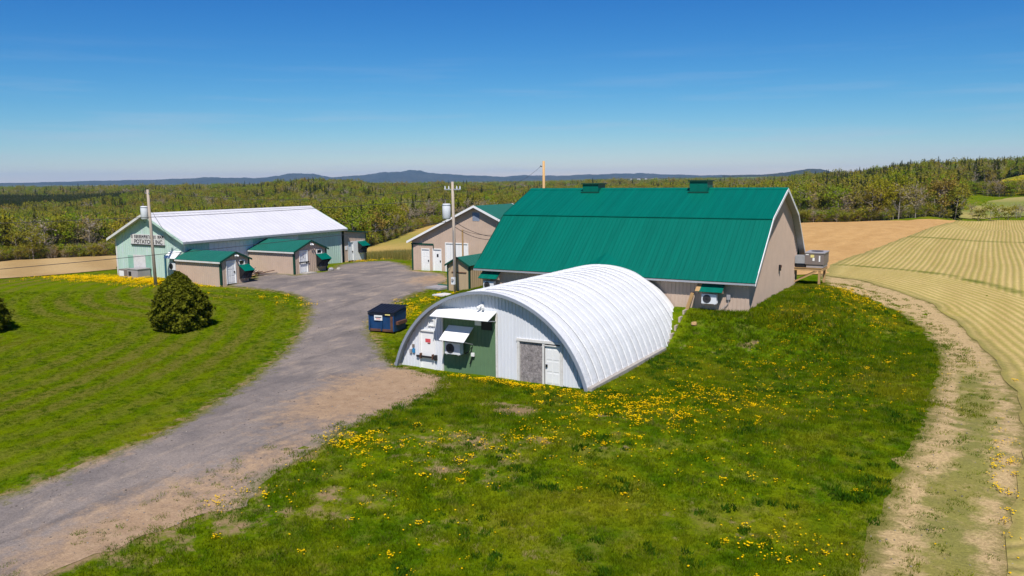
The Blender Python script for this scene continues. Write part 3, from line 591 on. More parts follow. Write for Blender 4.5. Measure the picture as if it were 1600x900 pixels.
rim = MB(); a, b, c, d = arch_pts(QR+.07, 33.80), arch_pts(QR-.08, 33.80), arch_pts(QR-.08, 34.0), arch_pts(QR+.07, 33.87)
for i in range(NA): rim.face([a[i], b[i], b[i+1], a[i+1]]); rim.face([b[i], c[i], c[i+1], b[i+1]]); rim.face([a[i], a[i+1], d[i+1], d[i]])
rim.build('arch_rim', M['rimgrey'], Q)
inner = MB(); a, b = arch_pts(QR-.02, 33.86), arch_pts(QR-.02, 49.1)
for i in range(NA): inner.face([a[i], b[i], b[i+1], a[i+1]])
inner.build('roof_lining', M['galv'], Q)
WY = 34.25; wt_ = lambda x: arch(x, QR-.03)
holes = [(-25.5, -24.6, -.3, 2.03), (-24.0, -20.75, -.3, 3.30), (-19.35, -17.08, -.3, 2.05)]
xl, xr = CX-5.62, CX+5.62; kin = [xl+.15*i*i*.05 for i in range(12)]+[xr-.15*i*i*.05 for i in range(12)]+[CX]
ribwall(MB(), 'x', WY, -1, xl, xr, -.3, wt_, .2, .03, holes, kin).build('end_wall', M['endwall'], Q)
g = ribwall(MB(), 'x', WY+.03, -1, -24.0, -20.75, -.3, 3.30, .23, .016, [(-23.6, -22.4, 2.95, 3.2)]); g.build('infill_panel', M['sage'], Q, label='sage green ribbed infill of the old doorway')
for a, b, z0, z1 in ((-24.08, -24.0, -.2, 3.3), (-20.75, -20.63, -.2, 3.35)): abox(MB(), 'x', WY, -1, a, b, -.05, .04, z0, z1).build('jamb', M['oldwhite'], Q)
abox(MB(), 'x', WY, -1, -23.9, -22.0, .0, .03, 2.86, 3.2).build('header_board', M['teal'], Q)
abox(MB(), 'x', WY, -1, -22.0, -21.62, -.01, .02, 2.62, 2.98).build('notice_board', M['white'], Q)
abox(MB(), 'x', WY, -1, -21.6, -20.98, -.01, .03, 2.42, 2.98).build('vent_panel', M['dark'], Q)
door(Q, 'x', WY, -1, -25.5, -24.6, -.02, 2.03, 'white', 'white', None, label='white steel door with red notice and a bar across')
DQ = [o for o in Q.children if o.name.startswith('door')][0]
abox(MB(), 'x', WY, -1, -25.2, -24.86, -.03, -.022, 1.42, 1.62).build('notice', M['red'], DQ); abox(MB(), 'x', WY, -1, -25.05, -24.88, -.03, -.021, 1.34, 1.40).build('notice', M['rust'], DQ)
b = abox(MB(), 'x', WY, -1, -25.72, -24.42, .06, .13, .60, .70).build('door_bar', M['dark'], Q, label='dark security bar held across the door')
for u in (-25.45, -24.65): abox(MB(), 'x', WY, -1, u-.03, u+.03, .0, .16, .54, .82).build('bracket', M['rust'], b)
abox(MB(), 'x', WY, -1, -24.52, -24.38, .02, .16, .52, .80).build('bar_end', M['dark'], b)
window(Q, 'x', WY-.02, -1, -24.93, -24.52, 2.34, 2.74)
for n, m, u, z, w, h in (('junction_box', 'brown', -25.95, 1.17, .11, .17), ('junction_box', 'grey', -26.13, .86, .13, .22), ('socket_box', 'bluebox', -25.93, .9, .14, .22)):
    abox(MB(), 'x', WY, -1, u-w/2, u+w/2, .018, .1, z-h/2, z+h/2).build(n, M[m], Q)
awning(Q, 'x', WY, -1, -24.2, -20.66, 3.42, 3.08, .92, 'white', None, sideh=.5, label='long white awning over the old doorway')
awning(Q, 'x', WY, -1, -23.62, -22.08, 2.5, 1.88, .95, 'white', None, sideh=.9, label='white awning sheltering the heat pump')
heat_pump('x', WY, -1, -23.55, -22.6, 1.08, 1.68, 'white heat pump under white awning on the arched shed front', o0=.22)
t = thing('meter_pipework', 'pipes and a small valve hung below awning on green panel', 'pipe', (-22.2, WY-.06, .8))
MB().tube([(-22.45, WY-.3, 1.12), (-22.35, WY-.1, 1.2), (-22.2, WY-.08, 1.45), (-22.14, WY-.08, 1.0), (-22.3, WY-.08, .55)], .03, 6).build('hose', M['dark'], t)
abox(MB(), 'x', WY, -1, -22.2, -22.02, .02, .12, .98, 1.16).build('valve', M['white'], t)
floodlight('x', WY, -1, -21.5, 3.72, 'small twin floodlight above awning on the arched shed')
for a, b, z0, z1 in ((-19.5, -19.35, -.1, 2.05), (-17.08, -16.94, -.1, 2.05), (-18.06, -17.94, -.1, 2.05)): abox(MB(), 'x', WY, -1, a, b, -.05, .05, z0, z1).build('jamb', M['oldwhite'], Q)
abox(MB(), 'x', WY, -1, -19.52, -16.92, -.05, .07, 2.05, 2.18).build('lintel', M['oldwhite'], Q)
abox(MB(), 'x', WY, -1, -19.35, -18.06, -.08, -.03, -.1, 2.05).build('chipboard_panel', M['osb'], Q, label='grey weathered chipboard covering half of a doorway')
door(Q, 'x', WY, -1, -17.94, -17.08, -.06, 1.93, 'white', 'oldwhite', 'dark', -1, panels=3, fw=.03, label='white panelled door beside weathered chipboard')
abox(MB(), 'x', WY, -1, -16.05, -15.93, .02, .06, .0, .14).build('vent_cap', M['white'], Q)
MB().box(-15.62, -15.28, 33.95, 44.6, -.4, .16).build('foundation_curb', M['concrete'], Q)
MB().box(-27.1, -26.78, 33.95, 49.0, -.4, .16).build('foundation_curb', M['concrete'], Q)
t = thing('leaning_timber', 'pale timber leaning on the barn wall beside the arched roof', 'timber', (-15.2, 48.9, 1.9)); MB().beam((-15.5, 48.85, 1.6), (-15.2, 49.2, 2.85), .2, .12).build('beam', M['wood'], t)
t = thing('retaining_wall', 'stepped retaining boards holding the bank beside the arched shed', 'wall', (-15.4, 46.3, .8))
for i in range(6): MB().box(-15.66+.03*i, -15.54+.03*i, 44.7+i*.7, 45.38+i*.7, -.1, gnd_(-15.3, 45.05+i*.7)+.12).build('board', M['pole'], t)

# ------------------------------------------------------------------ white-roofed mint barn and what stands against it
G0 = 1.38
W = thing('mint_barn', 'pale mint barn with white metal roof and painted sign', 'barn', (-66, 57.5, G0))
wx0, wx1, wy0, wy1 = -71.05, -61.1, 47.31, 67.8
rz, ez = 7.28, 4.84; ex0, ex1 = -71.55, -60.6; rx = -66.0
def wtop(x): return rz-(abs(x-rx))*(rz-ez)/(rx-ex0)-.07
ribwall(MB(), 'x', wy0, -1, wx0, wx1, .9, wtop, .3, .02, [], (rx,)).build('gable_wall', M['mint'], W)
ribwall(MB(), 'x', wy1, 1, wx0, wx1, .9, wtop, .3, .02, [], (rx,)).build('gable_wall', M['mint'], W)
ribwall(MB(), 'y', wx1, 1, wy0, wy1, .9, wtop(wx1), .3, .02, [(50., 55., 1.5, 4.45), (56.2, 61.1, 1.5, 4.45)]).build('side_wall', M['mint'], W)
ribwall(MB(), 'y', wx0, -1, wy0, wy1, .9, wtop(wx0), .3, .02).build('side_wall', M['mint'], W)
rooft((ex1, 46.75, ez), (ex1, 68.3, ez), (rx-ex1, 0, rz-ez), .6, .022).build('roof', M['whiteroof'], W)
rooft((ex0, 68.3, ez), (ex0, 46.75, ez), (rx-ex0, 0, rz-ez), .6, .022).build('roof', M['whiteroof'], W)
MB().prism([(rx-.3, 46.7, rz-.1), (rx, 46.7, rz+.06), (rx+.3, 46.7, rz-.1)], [(rx-.3, 68.35, rz-.1), (rx, 68.35, rz+.06), (rx+.3, 68.35, rz-.1)]).build('ridge_cap', M['whiteroof'], W)
MB().box(ex1-.01, ex1+.05, 46.75, 68.3, ez-.20, ez-.02).build('fascia', M['galv'], W)
for a, b in (((ex0, ez), (rx, rz)), ((rx, rz), (ex1, ez))):
    for yy in (46.70, 68.30): MB().prism([(a[0], yy, a[1]-.2), (b[0], yy, b[1]-.2), (b[0], yy, b[1]+.03), (a[0], yy, a[1]+.03)], [(a[0], yy+.045, a[1]-.2), (b[0], yy+.045, b[1]-.2), (b[0], yy+.045, b[1]+.03), (a[0], yy+.045, a[1]+.03)]).build('verge_board', M['mint'] if a[0] == rx else M['oldwhite'], W)
shutter_door(W, 'y', wx1, 1, 50., 55., 1.5, 4.45, 10, 'white', 'wide white sliding door between the two small sheds')
shutter_door(W, 'y', wx1, 1, 56.2, 61.1, 1.5, 4.45, 10, 'white', 'wide white door half hidden by the larger shed')
for u0, u1, z0, z1 in ((-69.3, -68.5, 1.5, 3.3), (-66.7, -65.9, 1.5, 3.38)): abox(MB(), 'x', wy0, -1, u0, u1, .022, .035, z0, z1).build('painted_panel', M['mintdark'], W)
abox(MB(), 'x', wy0, -1, -68.48, -66.72, .022, .05, 1.45, 3.4).build('old_door', M['oldwhite'], W)
MB().tube([(-63.85, wy0-.08, 1.4), (-63.82, wy0-.08, 3.55)], .09, 8).build('drain_pipe', M['teal'], W)
for x, y, sx, sy in ((wx1, wy0, 1, -1), (wx1, wy1, 1, 1), (wx0, wy0, -1, -1)): corner_trim(W, x, y, sx, sy, .95, wtop(wx1)-.05, 'oldwhite', .14)
sg = thing('barn_sign', 'weathered white sign board with dark lettering on the mint gable', 'sign', (-66.2, wy0-.08, 4.4))
bd = abox(MB(), 'x', wy0, -1, -68.62, -63.8, .03, .07, 4.42, 5.34).build('board', M['oldwhite'], sg)
abox(MB(), 'x', wy0, -1, -68.6, -63.75, .03, .13, 4.34, 4.42).build('ledge', M['dark'], sg)
M['ink'] = plain('faded_sign_paint', (.06, .055, .065), .8, .4, 6)
letters = MB(); r9 = random.Random(4); u = -68.5
while u < -64.05:                                     # first line: worn blocky capitals, no longer readable
    w = r9.choice((.15, .2, .24)); 
    if r9.random() > .14:
        abox(letters, 'x', wy0, -1, u, u+.06, .07, .078, 4.95, 5.27); abox(letters, 'x', wy0, -1, u+w-.06, u+w, .07, .078, 4.95, 5.27)
        abox(letters, 'x', wy0, -1, u+.061, u+w-.061, .07, .078, r9.choice((5.21, 5.08, 4.95)), 5.27 if r9.random() > .5 else 5.22)
    u += w+.07
letters.build('worn_lettering', M['ink'], bd)
fc = bpy.data.curves.new('lettering', 'FONT'); fc.body = 'POTATOES INC'; fc.size = .52; fc.extrude = .004; fc.offset = .014; fc.align_x = 'CENTER'; fc.materials.append(M['ink'])
ft = bpy.data.objects.new('lettering_source', fc); fm = bpy.data.meshes.new_from_object(ft); bpy.data.objects.remove(ft); fo = bpy.data.objects.new('lettering', fm); col.objects.link(fo); fo.parent = bd; fo.rotation_euler = (math.pi/2, 0, 0); fo.location = Vector((-66.1, wy0-.076, 4.49))-Vector(OFF[sg.name]); fo.scale = (1.12, 1, 1)
awning(W, 'x', wy0, -1, -63.15, -61.6, 3.95, 3.35, .75, 'white', 'white', sideh=.62, label='small white hood over a wall opening')
abox(MB(), 'x', wy0, -1, -62.75, -61.9, .02, .05, 2.0, 3.3).build('vent_opening', M['dark'], W)
heat_pump('x', wy0, -1, -62.85, -61.95, 2.28, 2.92, 'heat pump under small white hood on the mint gable', o0=.2, depth=.28)
t = thing('packaged_air_unit', 'grey packaged air unit on the ground before the mint gable', 'air conditioner', (-67.5, 46.5, G0))
MB().box(-69.0, -67.45, 46.0, 47.1, 1.36, 2.12).build('cabinet', M['brown'], t); MB().box(-67.44, -65.95, 45.85, 47.15, 1.30, 2.2).build('cabinet', M['grey'], t)
MB().box(-67.5, -65.9, 45.8, 47.2, 2.2, 2.26).build('top', M['grey'], t); MB().box(-67.3, -66.9, 45.835, 45.848, 1.6, 2.0).build('louvre', M['dark'], t); MB().box(-68.9, -68.2, 45.985, 45.998, 1.5, 2.0).build('label_plate', M['white'], t)

def small_shed(name, label, x0, x1, y0, y1, wt, ap, doorr, win, can, zg=G0):
    S = thing(name, label, 'shed', ((x0+x1)/2, (y0+y1)/2, zg)); ym = (y0+y1)/2; ov = .18; sl = (ap-wt)/((y1-y0)/2)
    top = lambda y: ap-abs(y-ym)*sl-.05
    ribwall(MB(), 'x', y0, -1, x0, x1, zg-.5, top(y0), .25, .02).build('side_wall', M['beige'], S)
    ribwall(MB(), 'x', y1, 1, x0, x1, zg-.5, top(y1), .25, .02).build('side_wall', M['beige'], S)
    ribwall(MB(), 'y', x1, 1, y0, y1, zg-.5, top, .25, .02, [doorr, win], (ym,)).build('gable_wall', M['beige'], S)
    ez = wt-ov*sl; X1 = x1+ov
    rooft((X1, y0-ov, ez), (x0, y0-ov, ez), (0, ym-y0+ov, ap-ez), .4, .02).build('roof', M['greenfade'], S); rooft((x0, y1+ov, ez), (X1, y1+ov, ez), (0, ym-y1-ov, ap-ez), .4, .02).build('roof', M['greenfade'], S)
    MB().box(x0+.1, X1, y0-ov-.03, y0-ov+.02, ez-.16, ez-.03).build('fascia', M['oldwhite'], S)
    for a, b in (((y0-ov, ez), (ym, ap)), ((ym, ap), (y1+ov, ez))): MB().prism([(X1+.003, a[0], a[1]-.14), (X1+.003, b[0], b[1]-.14), (X1+.003, b[0], b[1]+.03), (X1+.003, a[0], a[1]+.03)], [(X1+.035, a[0], a[1]-.14), (X1+.035, b[0], b[1]-.14), (X1+.035, b[0], b[1]+.03), (X1+.035, a[0], a[1]+.03)]).build('verge_board', M['greentrim'], S)
    corner_trim(S, x1, y0, 1, -1, zg-.4, top(y0)-.02, 'greentrim', .13); corner_trim(S, x1, y1, 1, 1, zg-.4, top(y1)-.02, 'greentrim', .13)
    door(S, 'y', x1, 1, *doorr[:2], zg, doorr[3], 'white', 'white', 'dark', 1, panels=3)
    window(S, 'y', x1, 1, *win)
    awning(S, 'y', x1, 1, can[0], can[1], can[2], can[2]-.5, .8, 'green', 'dark', sideh=1.25)  # long black side panels paint in the dark shadow under the awning
    return S
S1 = small_shed('small_shed', 'smaller beige shed with green roof at the mint barn corner', -61.05, -55.28, 46.2, 49.35, 3.45, 4.11, (46.86, 47.76, G0-.5, 3.28), (48.2, 48.82, 2.88, 3.34), (48.12, 49.26, 2.93))
S2 = small_shed('small_shed', 'larger beige shed with green roof halfway along the mint barn', -61.05, -55.04, 54.5, 58.85, 3.62, 4.5, (55.25, 56.2, G0-.5, 3.5), (57.5, 58.22, 3.1, 3.54), (57.36, 58.76, 3.12))
D2 = [o for o in S2.children if o.name.startswith('door')][0]
abox(MB(), 'y', -55.04, 1, 55.1, 56.4, .05, .1, 2.42, 2.52).build('door_bar', M['dark'], D2); abox(MB(), 'y', -55.04, 1, 55.5, 55.9, -.03, -.02, 2.85, 3.05).build('notice', M['dark'], D2); abox(MB(), 'y', -55.04, 1, 55.55, 55.75, -.03, -.02, 3.15, 3.3).build('notice', M['red'], D2)
MB().box(-54.98, -54.1, 55.1, 56.5, 1.2, 1.5).build('doorstep', M['concrete'], S2)
heat_pump('y', -55.28, 1, 48.2, 49.15, 1.75, 2.35, 'heat pump under green awning on the smaller shed', o0=.16, case='lid')  # casing coloured near-black to imitate the awning's shadow
heat_pump('y', -55.04, 1, 57.5, 58.55, 1.9, 2.5, 'heat pump under green awning on the larger shed', o0=.16, case='lid')  # dark casing colour stands in for shade below the awning
floodlight('y', -55.04, 1, 56.68, 4.2, 'white floodlight at the peak of the larger shed'); floodlight('y', -55.28, 1, 47.8, 3.86, 'white floodlight at the peak of the smaller shed')

LT = thing('lean_to', 'beige lean-to with white door at the far end of the mint barn', 'shed', (-63.5, 70, 1.2))
ribwall(MB(), 'y', -61.15, 1, 68.32, 72.0, .6, lambda y: 4.62-(y-68)*.09, .25, .02, [(68.95, 69.75, .6, 3.2)]).build('front_wall', M['beige'], LT)
ribwall(MB(), 'x', 72.0, 1, -67, -61.15, .6, 4.2, .25, .02).build('side_wall', M['beige'], LT)
rooft((-60.95, 72.15, 4.26), (-67, 72.15, 4.26), (0, -3.8, .36), .4, .02).build('roof', M['greenfade'], LT); MB().prism([(-60.94, 68.33, 4.50), (-60.94, 72.15, 4.12), (-60.94, 72.15, 4.28), (-60.94, 68.33, 4.66)], [(-60.9, 68.33, 4.50), (-60.9, 72.15, 4.12), (-60.9, 72.15, 4.28), (-60.9, 68.33, 4.66)]).build('fascia', M['greentrim'], LT)
corner_trim(LT, -61.15, 72.0, 1, 1, .7, 4.2, 'greentrim', .13)
door(LT, 'y', -61.15, 1, 68.95, 69.75, 1.15, 3.2, 'white', 'white', 'dark', 1)
abox(MB(), 'y', -61.15, 1, 69.83, 71.5, .022, .05, 1.1, 3.3).build('white_panel', M['white'], LT)
abox(MB(), 'y', -61.15, 1, 68.4, 68.75, .022, .05, 2.4, 2.85).build('notice', M['white'], LT)
awning(LT, 'y', -61.15, 1, 70.5, 71.85, 3.25, 2.75, .8, 'green', 'dark', sideh=1.25); heat_pump('y', -61.15, 1, 70.6, 71.6, 1.95, 2.55, 'heat pump under green awning on the lean-to', o0=.16, case='lid')  # black side panels and near-black casing put the awning's shade into colour

# ------------------------------------------------------------------ garage behind
Ga = thing('garage', 'beige garage with white roll-up door and green roof behind the pole', 'garage', (-41.3, 66, G0))
gx0, gx1, gy0, gy1 = -47.55, -32.6, 62.84, 69.1; gr, gp, gs = -40.06, 7.72, .452
gt = lambda x: gp-abs(x-gr)*gs-.06
ribwall(MB(), 'x', gy0, -1, gx0, gx1, .8, gt, .25, .02, [(-46.35, -45.5, .8, 3.45), (-45.0, -44.1, .8, 3.48), (-43.5, -41.05, .8, 4.1), (-40.47, -39.68, 6.3, 7.1)], (gr,)).build('front_wall', M['beige'], Ga)
ribwall(MB(), 'y', gx0, -1, gy0, gy1, .8, gt(gx0), .25, .02).build('side_wall', M['beige'], Ga); ribwall(MB(), 'y', gx1, 1, gy0, gy1, .8, gt(gx1), .25, .02).build('side_wall', M['beige'], Ga); ribwall(MB(), 'x', gy1, 1, gx0, gx1, .8, gt, .25, .02, [], (gr,)).build('back_wall', M['beige'], Ga)
zl = gp-(gr+47.85)*gs; zr = gp-(-32.3-gr)*gs
rooft((-47.85, 69.5, zl), (-47.85, 62.4, zl), (gr+47.85, 0, gp-zl), .4, .02).build('roof', M['greenfade'], Ga); rooft((-32.3, 62.4, zr), (-32.3, 69.5, zr), (gr+32.3, 0, gp-zr), .4, .02).build('roof', M['greenfade'], Ga)
for a, b in (((-47.85, zl), (gr, gp)), ((gr, gp), (-32.3, zr))):
    for yy in (62.35, 69.5): MB().prism([(a[0], yy, a[1]-.17), (b[0], yy, b[1]-.17), (b[0], yy, b[1]+.04), (a[0], yy, a[1]+.04)], [(a[0], yy+.045, a[1]-.17), (b[0], yy+.045, b[1]-.17), (b[0], yy+.045, b[1]+.04), (a[0], yy+.045, a[1]+.04)]).build('verge_board', M['white'], Ga)
    MB().prism([(a[0], 62.40, a[1]-.09), (b[0], 62.40, b[1]-.09), (b[0], 62.40, b[1]-.12), (a[0], 62.40, a[1]-.12)], [(a[0], 62.81, a[1]-.09), (b[0], 62.81, b[1]-.09), (b[0], 62.81, b[1]-.12), (a[0], 62.81, a[1]-.12)]).build('verge_soffit', M['grey'], Ga)
door(Ga, 'x', gy0, -1, -46.35, -45.5, G0, 3.45, 'white', 'white', 'dark', 1, panels=3); d = door(Ga, 'x', gy0, -1, -45.0, -44.1, G0, 3.48, 'white', 'white', 'dark', 1)
abox(MB(), 'x', gy0, -1, -44.62, -44.42, -.03, -.02, 2.75, 3.05).build('notice', M['dark'], d)
shutter_door(Ga, 'x', gy0, -1, -43.5, -41.05, G0, 4.1, 5, 'white', 'white roll-up door of the garage')
lv = abox(MB(), 'x', gy0, -1, -40.47, -39.68, -.06, -.02, 6.3, 7.1).build('gable_vent', M['louvre'], Ga)
for i in range(9): slab(MB(), 'x', gy0, -1, -40.45, -39.7, -.01, 6.36+i*.083, .03, 6.32+i*.083, .012).build('slat', M['louvre'], lv)
abox(MB(), 'x', gy0, -1, -47.6, -44.95, .022, .07, 3.9, 4.04).build('trim_board', M['greentrim'], Ga); abox(MB(), 'x', gy0, -1, -45.0, -44.92, .022, .05, 3.5, 3.9).build('trim_board', M['greentrim'], Ga); corner_trim(Ga, gx0, gy0, -1, -1, .9, 3.9, 'greentrim', .14)

# ------------------------------------------------------------------ utility shed by the second pole
U = thing('utility_shed', 'narrow tan utility shed with double doors against the barn', 'shed', (-36, 56, .95))
ux0, ux1, uy0, uy1 = -37.12, -34.98, 53.75, 58.6; um = (ux0+ux1)/2; ut = lambda x: 3.9-abs(x-um)*.55-.05
M['tan'] = plain('tan_plank_siding', (.44, .33, .21), .7, .15, 2, streak=True)
ribwall(MB(), 'x', uy0, -1, ux0, ux1, .3, ut, .3, .02, [(-36.65, -35.3, .3, 2.6)], (um,)).build('front_wall', M['tan'], U); ribwall(MB(), 'y', ux0, -1, uy0, uy1, .3, ut(ux0), .3, .02).build('side_wall', M['tan'], U); ribwall(MB(), 'y', ux1, 1, uy0, uy1, .3, ut(ux1), .3, .02).build('side_wall', M['tan'], U)
e = 3.9-.55*(um-ux0+.14)
rooft((ux0-.14, uy1, e), (ux0-.14, uy0-.2, e), (um-ux0+.14, 0, 3.9-e), .4, .02).build('roof', M['greenfade'], U); rooft((ux1+.14, uy0-.2, e), (ux1+.14, uy1, e), (um-ux1-.14, 0, 3.9-e), .4, .02).build('roof', M['greenfade'], U)
for a, b in (((ux0-.14, e), (um, 3.9)), ((um, 3.9), (ux1+.14, e))): MB().prism([(a[0], uy0-.24, a[1]-.13), (b[0], uy0-.24, b[1]-.13), (b[0], uy0-.24, b[1]+.03), (a[0], uy0-.24, a[1]+.03)], [(a[0], uy0-.205, a[1]-.13), (b[0], uy0-.205, b[1]-.13), (b[0], uy0-.205, b[1]+.03), (a[0], uy0-.205, a[1]+.03)]).build('verge_board', M['greentrim'], U)
corner_trim(U, ux0, uy0, -1, -1, .4, ut(ux0)-.02, 'greentrim', .1); corner_trim(U, ux1, uy0, 1, -1, .4, ut(ux1)-.02, 'greentrim', .1)
for a, b in ((-36.65, -35.985), (-35.965, -35.3)): abox(MB(), 'x', uy0, -1, a, b, -.05, .0, .5, 2.6).build('door', M['tan'], U)
abox(MB(), 'x', uy0, -1, -36.7, -35.25, .022, .05, 2.6, 2.68).build('door_lintel', M['rust'], U)

# ------------------------------------------------------------------ poles and wires
def gnd(x, y): return float(gz(x, y))
def utility_pole(label, x, y, top, r, mat, lean=(0, 0)):
    z = gnd(x, y); P = thing('utility_pole', label, 'pole', (x, y, z)); lx, ly = lean
    MB().tube([(x, y, z-.5), (x+lx*.5, y+ly*.5, (z+top)/2), (x+lx, y+ly, top)], [r, r*.88, r*.75], 12).build('post', M[mat], P, True); return P
def transformer(P, x, y, z0, z1, r):
    c = MB().tube([(x, y, z0), (x, y, z0+.08), (x, y, z1-.1), (x, y, z1)], [r*.8, r, r, r*.85], 16).build('transformer', M['unit'], P, True)
    MB().tube([(x, y, z1-.12), (x, y, z1-.06)], [r*1.07, r*1.07], 16).build('lid_band', M['galv'], c); MB().tube([(x-.1, y, z1), (x-.1, y, z1+.28)], [.05, .03], 8).build('bushing', M['brown'], c)
    MB().tube([(x-.1, y, z1+.28), (x-.25, y, z1+.1), (x-.3, y, z0+.2), (x-.1, y, z0-.25), (x+.2, y, z0-.2)], .018, 5).build('jumper_cable', M['wire'], c)
P1 = utility_pole('weathered pole with transformer in front of the mint gable sign', -60.85, 43.95, 9.5, .14, 'pole', (-.25, 0))
transformer(P1, -61.45, 43.75, 6.95, 8.1, .30); MB().beam((-61.3, 43.9, 9.2), (-60.9, 43.95, 9.2), .07).build('bracket', M['galv'], P1); MB().tube([(-61.35, 43.9, 9.15), (-61.35, 43.9, 9.45)], [.05, .03], 8).build('insulator', M['brown'], P1)
P2_ = utility_pole('weathered pole with large transformer before the utility shed', -35.15, 51.95, 9.95, .135, 'pole', (-.1, 0))
transformer(P2_, -35.75, 51.8, 7.05, 8.25, .33)
MB().beam((-36.0, 51.95, 9.35), (-34.5, 51.95, 9.35), .09).build('crossarm', M['galv'], P2_)
for u in (-35.95, -35.6, -34.85, -34.55): MB().tube([(u, 51.95, 9.39), (u, 51.95, 9.62)], [.06, .035], 8).build('insulator', M['unit'], P2_)
m = MB().box(-35.33, -35.0, 51.62, 51.8, 1.95, 2.5).build('meter_box', M['unit'], P2_); MB().tube([(-35.16, 51.62, 2.32), (-35.16, 51.54, 2.32)], .1, 12).build('meter_glass', M['grey'], m); MB().tube([(-35.12, 51.75, 2.5), (-35.14, 51.77, 6.2)], .03, 6).build('conduit', M['grey'], P2_)
P3 = utility_pole('fresh yellow pole rising behind the gambrel barn ridge', -39.5, 75.3, 12.0, .17, 'newpole'); MB().tube([(-39.62, 75.1, 11.4), (-39.75, 75.0, 11.5)], .06, 6).build('insulator', M['dark'], P3)
t = thing('service_post', 'slim wooden post beside the utility shed roof', 'post', (-37.6, 56.8, 1.2)); MB().tube([(-37.6, 56.8, .6), (-37.6, 56.8, 5.9)], [.085, .07], 8).build('post', M['wood'], t)
def wire(label, a, b, sag, r=.018, g=None):
    a, b = Vector(a), Vector(b); pts = []
    for i in range(25): s = i/24; q = a.lerp(b, s); q.z -= sag*4*s*(1-s); pts.append(q)
    tag(MB().tube(pts, r, 5).build('overhead_wire', M['wire']), label, 'wire', g)
wire('thin wire from the transformer pole across the lawn, lower one', (-35.2, 51.95, 6.9), (-60.0, 6.5, 4.6), .5)
wire('thin wire from the transformer pole across the lawn, upper one', (-35.3, 51.95, 8.6), (-75., 8.5, 7.6), .6)
wire('sagging wire between the transformer pole and the fresh pole', (-39.7, 75.0, 11.45), (-34.6, 51.95, 9.6), 1.1, .014)
wire('doubled service cable from the transformer pole to the garage gable, upper one', (-35.15, 51.9, 6.9), (-37.6, 62.7, 4.95), .35, .022); wire('doubled service cable from the transformer pole to the garage gable, lower one', (-35.15, 51.9, 6.5), (-37.5, 62.7, 4.75), .45, .022)
wire('short slack wire from slim post to the garage wall', (-37.6, 56.8, 5.85), (-37.2, 62.7, 5.2), .25, .016)
wire('wire dropping from the first pole to the mint gable', (-60.95, 44., 7.9), (-62.6, 47.25, 4.9), .25, .016)
wire('wire from first pole to transformer pole over the roofs', (-61.1, 43.95, 9.4), (-36., 51.95, 9.6), .9, .014)

# ------------------------------------------------------------------ dumpster and small things in the yard
D = thing('dumpster', 'dark blue steel dumpster with black lid and rusty corners', 'dumpster', (-32.9, 41, .2))
DM = Matrix.Translation((-33.15, 41.0, gnd(-33.15, 41.0)+.06)) @ Matrix.Scale(.93, 4) @ Matrix.Rotation(math.radians(8), 4, 'Z')
def dput(mb, name, mat, par=D, label=None): mb.v = [tuple(DM @ Vector(p)) for p in mb.v]; return mb.build(name, M[mat], par, label=label)
body = MB(); lo = [(-.95, -.8, 0), (.95, -.8, 0), (.95, .8, 0), (-.95, .8, 0)]; hi = [(-1.02, -.88, 1.28), (1.02, -.88, 1.28), (1.02, .88, 1.5), (-1.02, .88, 1.5)]
body.prism(lo, hi); bo = dput(body, 'body', 'blue')
for x in (-.98, 0, .98): dput(MB().box(x-.05, x+.05, -.92, -.86, .05, 1.26), 'rib', 'blue', bo)
dput(MB().box(-1.06, 1.06, -.95, -.88, 1.16, 1.30), 'top_rail', 'lid', bo); dput(MB().box(-1.0, 1.0, -.87, -.81, 0, .16), 'bottom_rail', 'rust', bo)
for s in (-1, 1):
    ld = dput(MB().prism([(s*.01, -.98, 1.33), (s*1.08, -.98, 1.33), (s*1.08, .93, 1.62), (s*.01, .93, 1.62)], [(s*.01, -.98, 1.37), (s*1.08, -.98, 1.37), (s*1.08, .93, 1.66), (s*.01, .93, 1.66)]), 'lid', 'lid')
    for k in range(4): dput(MB().beam((s*(.16+.26*k), -.9, 1.392), (s*(.16+.26*k), .85, 1.662), .09, .05), 'lid_rib', 'lid', ld)
    dput(MB().box(s*1.0 if s > 0 else -1.2, 1.2 if s > 0 else -1.0, -.62, .62, .48, .70), 'fork_pocket', 'rust')
dput(MB().box(-.55, .1, -.935, -.922, .78, 1.16), 'sticker', 'white', bo); dput(MB().box(-.48, .04, -.94, -.936, .96, 1.03), 'sticker_print', 'ink', bo); dput(MB().box(-.40, -.05, -.94, -.936, .86, .91), 'sticker_print', 'red', bo); dput(MB().box(.35, .75, -.965, -.951, 1.17, 1.25), 'sticker', 'yellowlbl', bo)
dput(MB().box(.72, .96, -.905, -.885, .1, 1.1), 'rusty_patch', 'rust', bo)
for x in (-.8, .8):
    for y in (-.65, .65): dput(MB().tube([(x-.04, y, -.005), (x+.04, y, -.005)], .07, 8), 'wheel', 'dark')
t = thing('hatch_cover', 'flat grey hatch cover with green edge lying in the grass', 'hatch', (-38.2, 54.4, 1.1)); z = gnd(-38.3, 54.2)
MB().prism([(-39.3, 53.6, z-.02), (-37.6, 53.3, z-.02), (-37.4, 54.7, z+.0), (-39.0, 55.0, z+.0)], [(-39.3, 53.6, z+.12), (-37.6, 53.3, z+.12), (-37.4, 54.7, z+.16), (-39.0, 55.0, z+.16)]).build('plate', M['grey'], t); MB().beam((-39.0, 55.05, z+.18), (-37.4, 54.75, z+.18), .1).build('edge', M['green'], t)
